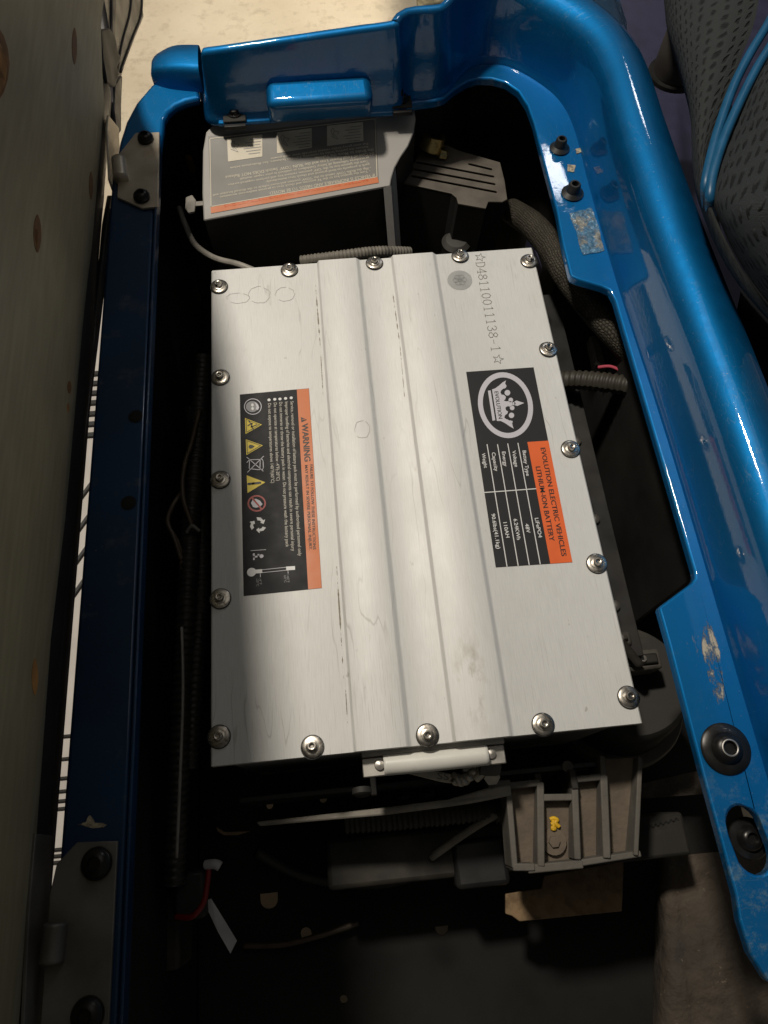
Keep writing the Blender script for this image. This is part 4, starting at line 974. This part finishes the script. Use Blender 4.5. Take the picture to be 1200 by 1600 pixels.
rl = at(776, 1190, -.06)
tag(lathe('end_fitting', [(.0003, 0), (.010, 0), (.011, .003), (.011, .022), (.0003, .024)], CAST, loc=at(778, 1196, -.075), axis=(-1, .1, .2), seg=18), 'dusty cylindrical fitting at the right end of the white handle', 'fitting')
tag(box('steel_post', at(578, 1225, -.09).x, at(588, 1225, -.09).x, at(580, 1242, -.09).y, at(580, 1204, -.09).y, -.16, -.09, STEELD, bevel=.001), 'thin steel post under the left end of the white handle', 'post')
# battery tray front and crossmember
tray = thing('battery_tray', 'black steel tray front with bolts under the battery\'s near end', 'tray', (0, -.33, -.24))
box('tray_front', -.20, .19, -.332, -.326, -.24, -.10, BLACK, tray, bevel=.001)
for px, py in ((668, 1236), (630, 1240), (565, 1232)):
    lathe('tray_bolt', [(.0003, 0), (.009, 0), (.009, .005), (.006, .007), (.0003, .007)], DUSTG, tray, loc=aty(px, py, -.333), axis=(0, -1, .2), seg=14)
box('tray_bracket', .115, .122, -.352, -.3325, -.16, -.095, DUSTG, tray, bevel=.001)
box('tray_bracket', .150, .157, -.352, -.3325, -.16, -.085, DUSTG, tray, bevel=.001)
lathe('tray_bolt', [(.0003, 0), (.006, 0), (.006, .004), (.0003, .005)], CAST, tray, loc=at(886, 1198, -.10), seg=12)
lathe('tray_bolt', [(.0003, 0), (.006, 0), (.006, .004), (.0003, .005)], DUSTG, tray, loc=at(832, 1214, -.12), seg=12)
cm = thing('crossmember', 'dark steel crossmember passing below the ribbed bracket', 'crossmember', (.1, -.40, -.25))
ty = at(720, 1340, -.21)
box('beam', -.12, .11, ty.y - .02, ty.y + .035, -.26, -.205, DUSTG, cm, bevel=.006)
box('beam_sleeve', .112, .300, at(1000, 1345, -.19).y, at(1000, 1275, -.19).y, -.25, -.19, DUSTG, cm, bevel=.004)
stroke('thread_mark', [[at(1000 + 4 * i, 1297 - 1.2 * i + (2 if i % 2 else -2), -.1895) for i in range(16)]], .0012, INK, cm, lift=.0006)
tag(box('motor_block', at(706, 1330, -.20).x, at(792, 1330, -.20).x, at(750, 1388, -.20).y, at(750, 1308, -.20).y, -.30, -.20, BLACK, bevel=.006), 'black block left of the ribbed bracket\'s lower edge', 'block')
z2 = -.22
tag(slab('rusty_plate', [at(790, 1397, z2), at(820, 1392, z2), at(846, 1388, z2), at(850, 1368, z2), at(975, 1345, z2), at(972, 1424, z2), at(812, 1440, z2), at(800, 1431, z2), at(790, 1428, z2)], (0, 0, -.005), RUST, bevel=.001), 'rusty flat plate below the ribbed bracket', 'plate')
# dusty moulded guard bottom right
gd = thing('splash_guard', 'dusty brown moulded guard at the bottom right under the blue rim', 'guard', tuple(at(1100, 1480, -.34)))
zs = -.28
rows = []
for t in range(9):
    k = t / 8; y = 1338 + k * 330
    row = []
    for (x, dz) in ((1026 - 8 * k, -.05), (1030 + 0 * k, -.004), (1048 + 35 * k, .004), (1056 + 37 * k, -.003), (1066 + 40 * k, .006), (1130 + 60 * k, .012), (1420 + 60 * k, .014)):
        row.append(at(x, y - (x - 1050) * .10, zs + dz + .005 * math.sin(k * 9 + x * .02)))
    rows.append(row)
loft('guard_shell', rows, DUST, gd, smooth=True, subsurf=1)
tag(slab('inner_plate', [at(1000, 1225, -.30), at(1110, 1200, -.30), at(1110, 1240, -.30), at(1004, 1248, -.30)], (0, 0, -.004), DUST), 'dusty tan strip visible below the round motor housing', 'strip')

# small dusty hardware in the gap right of the battery
DG = mat('grey_dust_hardware', (0.085, 0.078, 0.066), 0.8, noise=(30, .3), bump=(90, .4, .003), dirt=(18, .48, .7, (.03, .028, .025), .8))
for nm, lb, ct_, x0, x1, y0, y1, z0, zt in (('cable_clamp', 'small dusty clamp beside the battery\'s lower right side', 'clamp', 950, 985, 985, 1012, -.13, -.09),
        ('relay_block', 'dusty relay block above the round motor housing', 'relay', 975, 1030, 1012, 1050, -.15, -.11)):
    a_, b_ = at(x0, y1, zt), at(x1, y0, zt); o_ = thing(nm, lb, ct_, tuple(a_))
    box('housing', a_.x, b_.x, a_.y, b_.y, z0, zt, DG, o_, bevel=.004)
    box('cover', a_.x + .006, b_.x - .006, a_.y + .006, b_.y - .006, zt + .0003, zt + .005, DUSTG, o_, bevel=.002)
    lathe('screw', [(.0003, 0), (.0042, 0), (.0036, .002), (.0003, .0024)], STEELD, o_, loc=((a_.x + b_.x) / 2, (a_.y + b_.y) / 2, zt + .0053), seg=12)
tag(tube('black_lead', [at(880, 800, -.10), at(905, 850, -.09), at(930, 910, -.085), at(955, 980, -.085), at(1000, 1040, -.10)], .0055, DARKW), 'black lead running down the gap beside the orange sticker', 'cable')
# left harness
hn = thing('wiring_harness', 'dark wiring harness running down the gap left of the battery', 'wiring', (-.24, 0, -.12))
conduit('loom', [at(318, 560, -.10), at(308, 700, -.09), at(300, 800, -.09), at(292, 950, -.09), at(285, 1100, -.10), at(278, 1250, -.12), at(272, 1380, -.14)], .011, DARKW, hn, pitch=.008)
conduit('loom', [at(300, 640, -.12), at(312, 780, -.11), at(316, 900, -.10), at(306, 1060, -.10), at(296, 1200, -.12)], .009, DARKW, hn, pitch=.007)
tube('wire', [at(312, 640, -.08), at(300, 690, -.07), at(288, 730, -.07), at(286, 775, -.07), at(298, 815, -.07), at(302, 830, -.075)], .0030, BROWNW, hn)
tube('wire', [at(284, 770, -.08), at(270, 790, -.075), at(262, 815, -.075), at(272, 840, -.075), at(284, 875, -.08)], .0028, BROWNW, hn)
tube('wire', [at(272, 835, -.08), at(282, 860, -.08), at(284, 900, -.085)], .0024, BROWNW, hn)
tube('wire', [at(284, 980, -.06), at(286, 1080, -.06), at(282, 1200, -.065), at(276, 1340, -.08)], .0016, GREYW, hn)
tube('cable_tie', [at(292, 832, -.075), at(300, 822, -.068), at(312, 830, -.072)], .0022, GREYW, hn)
cn = thing('wire_connector', 'black connector with red wire and white tag in the lower left corner', 'connector', tuple(at(300, 1400, -.18)))
box('plug', at(268, 1400, -.15).x, at(322, 1400, -.15).x, at(300, 1438, -.15).y, at(300, 1358, -.15).y, -.19, -.15, BLACK, cn, bevel=.006)
tube('red_lead', [at(327, 1350, -.14), at(324, 1380, -.14), at(318, 1410, -.14), at(300, 1432, -.14), at(275, 1432, -.15)], .0030, REDW, cn)
slab('paper_tag', [at(318, 1408, -.16), at(330, 1404, -.158), at(352, 1440, -.165), at(370, 1470, -.17), at(360, 1490, -.17), at(340, 1455, -.165)], (0, 0, -.0008), TAG, cn)
tube('tip', [at(322, 1351, -.14), at(336, 1350, -.135), at(344, 1354, -.135)], .0050, TAG, cn)

tag(tube('floor_hose', [at(380, 1478, -.345), at(440, 1476, -.34), at(500, 1462, -.335), at(560, 1442, -.34)], .0035, BROWNW), 'thin brown hose lying on the dark compartment floor', 'hose')
tag(tube('sagging_cable', [at(400, 1330, -.30), at(480, 1370, -.33), at(590, 1380, -.33), at(700, 1352, -.30)], .007, DARKW), 'dark cable sagging across the compartment below the long arm', 'cable')
tag(box('terminal_block', at(230, 1380, -.2).x, at(282, 1380, -.2).x, at(250, 1520, -.2).y, at(250, 1395, -.2).y, -.26, -.2, DUSTG, bevel=.005), 'dark dusty terminal block in the lower left of the compartment', 'block')
# ================================================================== LIFTED SEAT
seat = thing('lifted_seat', 'tilted-up seat with olive plywood underside along the left edge', 'seat', (-.36, .0, .05))
# ================================================================== HINGES
def hinge(name, label, corners, bolts, kn, m, seat_leaf, bs=1.0):
    zt = FZ + .004
    h = slab(name, [at(*p, zt) for p in corners], (0, 0, -.0036), m, seat, bevel=.0008); h['label'] = label
    for p in bolts:
        lathe('hinge_bolt', [(.0004, 0), (.0100 * bs, 0), (.0104 * bs, .002), (.0095 * bs, .0052), (.0070 * bs, .0082), (.0045 * bs, .0090), (.0038 * bs, .006), (.0003, .006)], BOLTB, h, loc=at(*p, zt + .0003), seg=24)
    a, b = (at(*p, zt + .004) for p in kn)
    tube('knuckle', [a, a.lerp(b, .5), b], .0092, m, h, n=4, seg=18)
    slab('seat_leaf', [Vector(p) for p in seat_leaf], (-.003, 0, 0), m, h, bevel=.0006)
    return h
SX = -.337
hinge('hinge', 'bright steel hinge with two black bolts on the far end of the left blue rail',
      [(212, 207), (249, 206), (247, 322), (222, 325), (183, 308), (186, 240)], [(228, 218), (222, 309)], [(186, 250), (189, 280)], HINGE,
      [atx(170, 180, SX + .004), atx(186, 200, SX + .004), atx(190, 300, SX + .004), atx(182, 310, SX + .004), atx(172, 280, SX + .004), atx(168, 200, SX + .004)])
hinge('hinge', 'steel hinge with shadow in its grey at the near end of the left blue rail',
      [(120, 1316), (184, 1314), (168, 1640), (60, 1640), (78, 1395), (88, 1350)], [(152, 1349), (138, 1585)], [(87, 1442), (80, 1505)], HINGESHADE,
      [atx(56, 1302, SX + .004), atx(82, 1306, SX + .004), atx(70, 1640, SX + .004), atx(36, 1640, SX + .004), atx(46, 1420, SX + .004)], 1.25)

PN = Vector((1, 0, -.19)).normalized(); PP = Vector((-.338, 0, .06))
S = lambda px, py: onp(px, py, PP, PN)
def sxyz(y, z): # point of the board plane at y, z
    return Vector((PP.x - (z - PP.z) * PN.z / PN.x, y, z))
bo = [sxyz(-1.0, .075)] + [S(x, y) for x, y in ((30, 1600), (58, 1302), (80, 1000), (104, 800), (135, 560), (152, 420), (163, 310), (166, 200), (160, 110), (158, 40))]
far = bo[-1]
bo += [sxyz(.74, .10), sxyz(.68, .15), sxyz(.60, .185), sxyz(.55, .22), sxyz(.49, .31), sxyz(.40, .395), sxyz(.30, .462), sxyz(.17, .52), sxyz(.0, .547), sxyz(-1.0, .547)]
board = slab('plywood_board', bo, (-.012, 0, 0), PLY, seat, bevel=.0015)
# gouges with bare wood
def gouge(px, py, hw, hh, m, tilt=0):
    pts = []
    for i in range(16):
        a = 2 * math.pi * i / 16; u = abs(math.cos(a)) ** 1.3 * math.copysign(1, math.cos(a)); pts.append(S(px + hw * u + tilt * math.sin(a) * hh, py + hh * math.sin(a)))
    return flat('gouge', pts, m, board, N=PN, lift=.0004, th=.0003)
gouge(116, 72, 4, 29, WOODD); gouge(58, 365, 6, 30, WOODD); gouge(56, 372, 3, 16, WOODB); gouge(142, 290, 3, 22, WOODD); gouge(54, 1058, 5, 29, WOODB); gouge(106, 637, 2, 7, WOODB); gouge(108, 605, 3, 10, WOODD)
gouge(-10, 100, 24, 62, WOODD); gouge(-12, 108, 22, 52, WOODB)
# vinyl cushion behind and below the board
cz_ = [sxyz(-1.0, .07) + Vector((-.014, 0, 0))]
prof_c = [(-.345, .078), (-.336, .058), (-.3348, .040), (-.3388, .022), (-.353, .008), (-.40, .0), (-.44, .01), (-.455, .04), (-.42, .25), (-.37, .48), (-.34, .54), (-.295, .552), (-.266, .54), (-.315, .30)]
secs = []
for y, sc in ((-1.0, 1), (-.5, 1), (0, 1), (.17, .95), (.30, .82), (.40, .67), (.49, .48), (.55, .30), (.60, .12)):
    secs.append([Vector((x - (0 if z < .08 else .19 * (z - .08) * (1 - sc)) - .004 * (y > .2), y, z if z < .08 else .08 + (z - .08) * sc)) for x, z in prof_c + prof_c[:1]])
loft('vinyl_cushion', secs, VINYL, seat, smooth=True)
# dark trim at the far end of the seat
tz = lambda x, y: atx(x, y, -.352)
slab('end_trim', [tz(156, -30), tz(228, -30), tz(223, 8), tz(226, 28), tz(212, 62), tz(198, 100), tz(192, 120), tz(186, 138), tz(176, 128), tz(172, 60)], (-.05, 0, 0), TRIM, seat, bevel=.006, seg=3)
slab('trim_seam', [atx(176, -20, -.349), atx(182, -20, -.349), atx(180, 60, -.349), atx(176, 110, -.349)], (-.02, 0, 0), VINYL, seat, bevel=.001)
for pa in (((206, -20), (203, 20), (190, 70), (182, 118)), ((222, -20), (220, 24), (206, 62), (188, 112))):
    tube('trim_seam', [atx(x, y, -.3515) for x, y in pa], .0022, mat('seam_cord', (.06, .056, .055), .4), seat)
slab('strap_tab', [atx(158, 46, -.336), atx(172, 44, -.336), atx(180, 56, -.336), atx(184, 78, -.336), atx(190, 92, -.336), atx(184, 104, -.336), atx(186, 120, -.336), atx(180, 136, -.336), atx(168, 130, -.336), atx(161, 90, -.336)], (-.008, 0, 0), BLACK, seat, bevel=.002)
slab('strap_tab', [atx(180, 130, -.340), atx(192, 118, -.340), atx(190, 165, -.340), atx(190, 205, -.340), atx(184, 212, -.340), atx(178, 170, -.340)], (-.01, 0, 0), VINYL, seat, bevel=.002)
tube('edge_piping', [atx(170, 330, -.340), atx(154, 470, -.340), atx(114, 790, -.340), atx(91, 1010, -.340), atx(70, 1290, -.340)], .0055, TRIM, seat)
slab('edge_strip', [atx(174, 305, -.341), atx(181, 312, -.341), atx(178, 352, -.341), atx(174, 382, -.341), atx(160, 420, -.341), atx(166, 350, -.341)], (-.006, 0, 0), TRIM, seat, bevel=.001)

# pale ribbed floor mat seen through the gap
zmat = -.34
fm = thing('footwell_mat', 'pale floor mat with black ribs seen through the slit beside the lifted seat', 'floor mat', (-.6, -.1, zmat))
ya_, yb_ = at(150, 470, zmat).y, at(60, 1600, zmat).y
box('mat_sheet', -.80, -.30, yb_ - .3, ya_, zmat - .006, zmat, MATW, fm)
for py in (585, 600, 615, 630, 647, 663, 680):
    c = at(156, py, zmat); box('mat_rib', -.72, -.36, c.y - .0036, c.y + .0036, zmat + .0003, zmat + .006, BLACK, fm)
for py in (765, 810, 855, 900):
    c = at(140, py, zmat); slab('mat_rib', [c + Vector((-.10, -.16, .006)), c + Vector((.09, .144, .006)), c + Vector((.09, .152, .006)), c + Vector((-.10, -.152, .006))], (0, 0, -.0055), BLACK, fm)
for py in (1150, 1185, 1215, 1235, 1250, 1262, 1325, 1335, 1345):
    c = at(105, py, zmat); box('mat_rib', -.72, -.36, c.y - .0015, c.y + .0015, zmat + .0003, zmat + .005, DUSTG, fm)

# ================================================================== FABRIC SEAT BACK
sb = thing('fabric_cushion', 'grey knit fabric cushion with blue piping in the top right corner', 'cushion', (.55, .4, .0))
def curve(pts): return smoothpath([at(x, y, z) for x, y, z in pts], 6)
C = [curve([(1045, -60, .02), (1060, 60, .02), (1074, 130, .02), (1092, 220, .02), (1112, 300, .05), (1142, 400, .05), (1200, 490, .05), (1270, 580, .05)]),
     curve([(1026, -60, .12), (1034, 40, .12), (1056, 110, .12), (1078, 185, .12), (1080, 260, .12), (1092, 325, .12), (1138, 426, .12), (1215, 518, .12)]),
     curve([(1050, -60, .17), (1052, 30, .17), (1064, 100, .17), (1078, 180, .17), (1082, 258, .17), (1095, 325, .17), (1141, 424, .17), (1216, 512, .17)]),
     curve([(1080, -60, .185), (1078, 30, .185), (1080, 100, .185), (1084, 180, .185), (1088, 255, .185), (1102, 328, .185), (1152, 430, .185), (1222, 520, .185)])]
loft('side_panel', C, KNITF, sb, smooth=True, subsurf=2)
C2 = [C[3],
      curve([(1128, -60, .200), (1112, 30, .205), (1098, 100, .205), (1090, 180, .200), (1091, 250, .195), (1104, 326, .19), (1154, 428, .188), (1224, 518, .188)]),
      curve([(1160, -60, .205), (1146, 30, .210), (1126, 100, .210), (1108, 180, .205), (1098, 248, .200), (1107, 322, .195), (1157, 425, .192), (1226, 515, .192)]),
      curve([(1196, -60, .195), (1180, 30, .200), (1158, 90, .200), (1128, 170, .198), (1104, 246, .196), (1110, 318, .194), (1160, 422, .194), (1228, 512, .194)])]
loft('boxing_panel', C2, KNITF, sb, smooth=True, subsurf=2)
C3 = [curve([(1228, -60, .190), (1204, 60, .195), (1172, 130, .196), (1146, 190, .196), (1118, 262, .195), (1114, 318, .194), (1162, 420, .194), (1230, 510, .194)]),
      curve([(1250, -60, .225), (1222, 60, .230), (1190, 130, .232), (1166, 200, .230), (1138, 280, .225), (1128, 330, .215), (1172, 415, .212), (1240, 500, .212)]),
      curve([(1290, -60, .26), (1262, 60, .265), (1230, 140, .266), (1206, 220, .264), (1180, 300, .258), (1170, 345, .25), (1205, 410, .245), (1260, 490, .245)]),
      curve([(1400, -60, .30), (1370, 60, .305), (1340, 140, .306), (1310, 220, .304), (1290, 300, .30), (1280, 340, .29), (1290, 400, .28), (1320, 480, .28)])]
loft('face_panel', C3, KNIT, sb, smooth=True, subsurf=2)
tube('piping', [at(x, y, z) for x, y, z in ((1228, -20, .205), (1202, 34, .208), (1172, 84, .208), (1146, 136, .206), (1122, 204, .204), (1107, 262, .202), (1102, 296, .196), (1106, 325, .175))], .0048, PIPING, sb)
tube('piping', [at(x, y, z) for x, y, z in ((1244, -10, .208), (1212, 58, .212), (1182, 108, .212), (1154, 164, .210), (1130, 220, .208), (1114, 272, .205), (1109, 312, .198), (1112, 336, .175))], .0048, PIPING, sb)
meshobj('cushion_back', [C[0][0], C[0][-1], C3[3][-1] - Vector((0, 0, .25)), C3[3][0] - Vector((0, 0, .25))], [(0, 1, 2, 3)], VINYL, sb)
# armrest bracket in the shadow between deck and cushion
ab = thing('armrest_post', 'dark brown rounded post between the blue ridge and the fabric cushion', 'post', tuple(at(1045, 90, -.02)))
lathe('post_shell', [(.001, 0), (.030, 0), (.034, .01), (.034, .07), (.028, .085), (.001, .09)], mat('dark_brown_plastic', (.060, .052, .044), .55, noise=(20, .15)), ab, loc=at(1050, 100, .0) + Vector((.01, 0, -.018)), seg=32)
lathe('post_foot', [(.001, 0), (.040, 0), (.040, .006), (.001, .006)], BLACK, ab, loc=at(1050, 100, .0) + Vector((.01, 0, -.0195)), seg=32)
st = [at(652, -12, .12), at(716, -20, .12), at(714, -2, .12), at(690, 10, .12), at(668, 14, .12), at(654, 20, .12)]
tag(slab('strap', [p + Vector((0, .01, 0)) for p in st], (0, 0, -.01), STRAP, bevel=.002), 'tan woven strap end hanging over the far blue wall', 'strap')
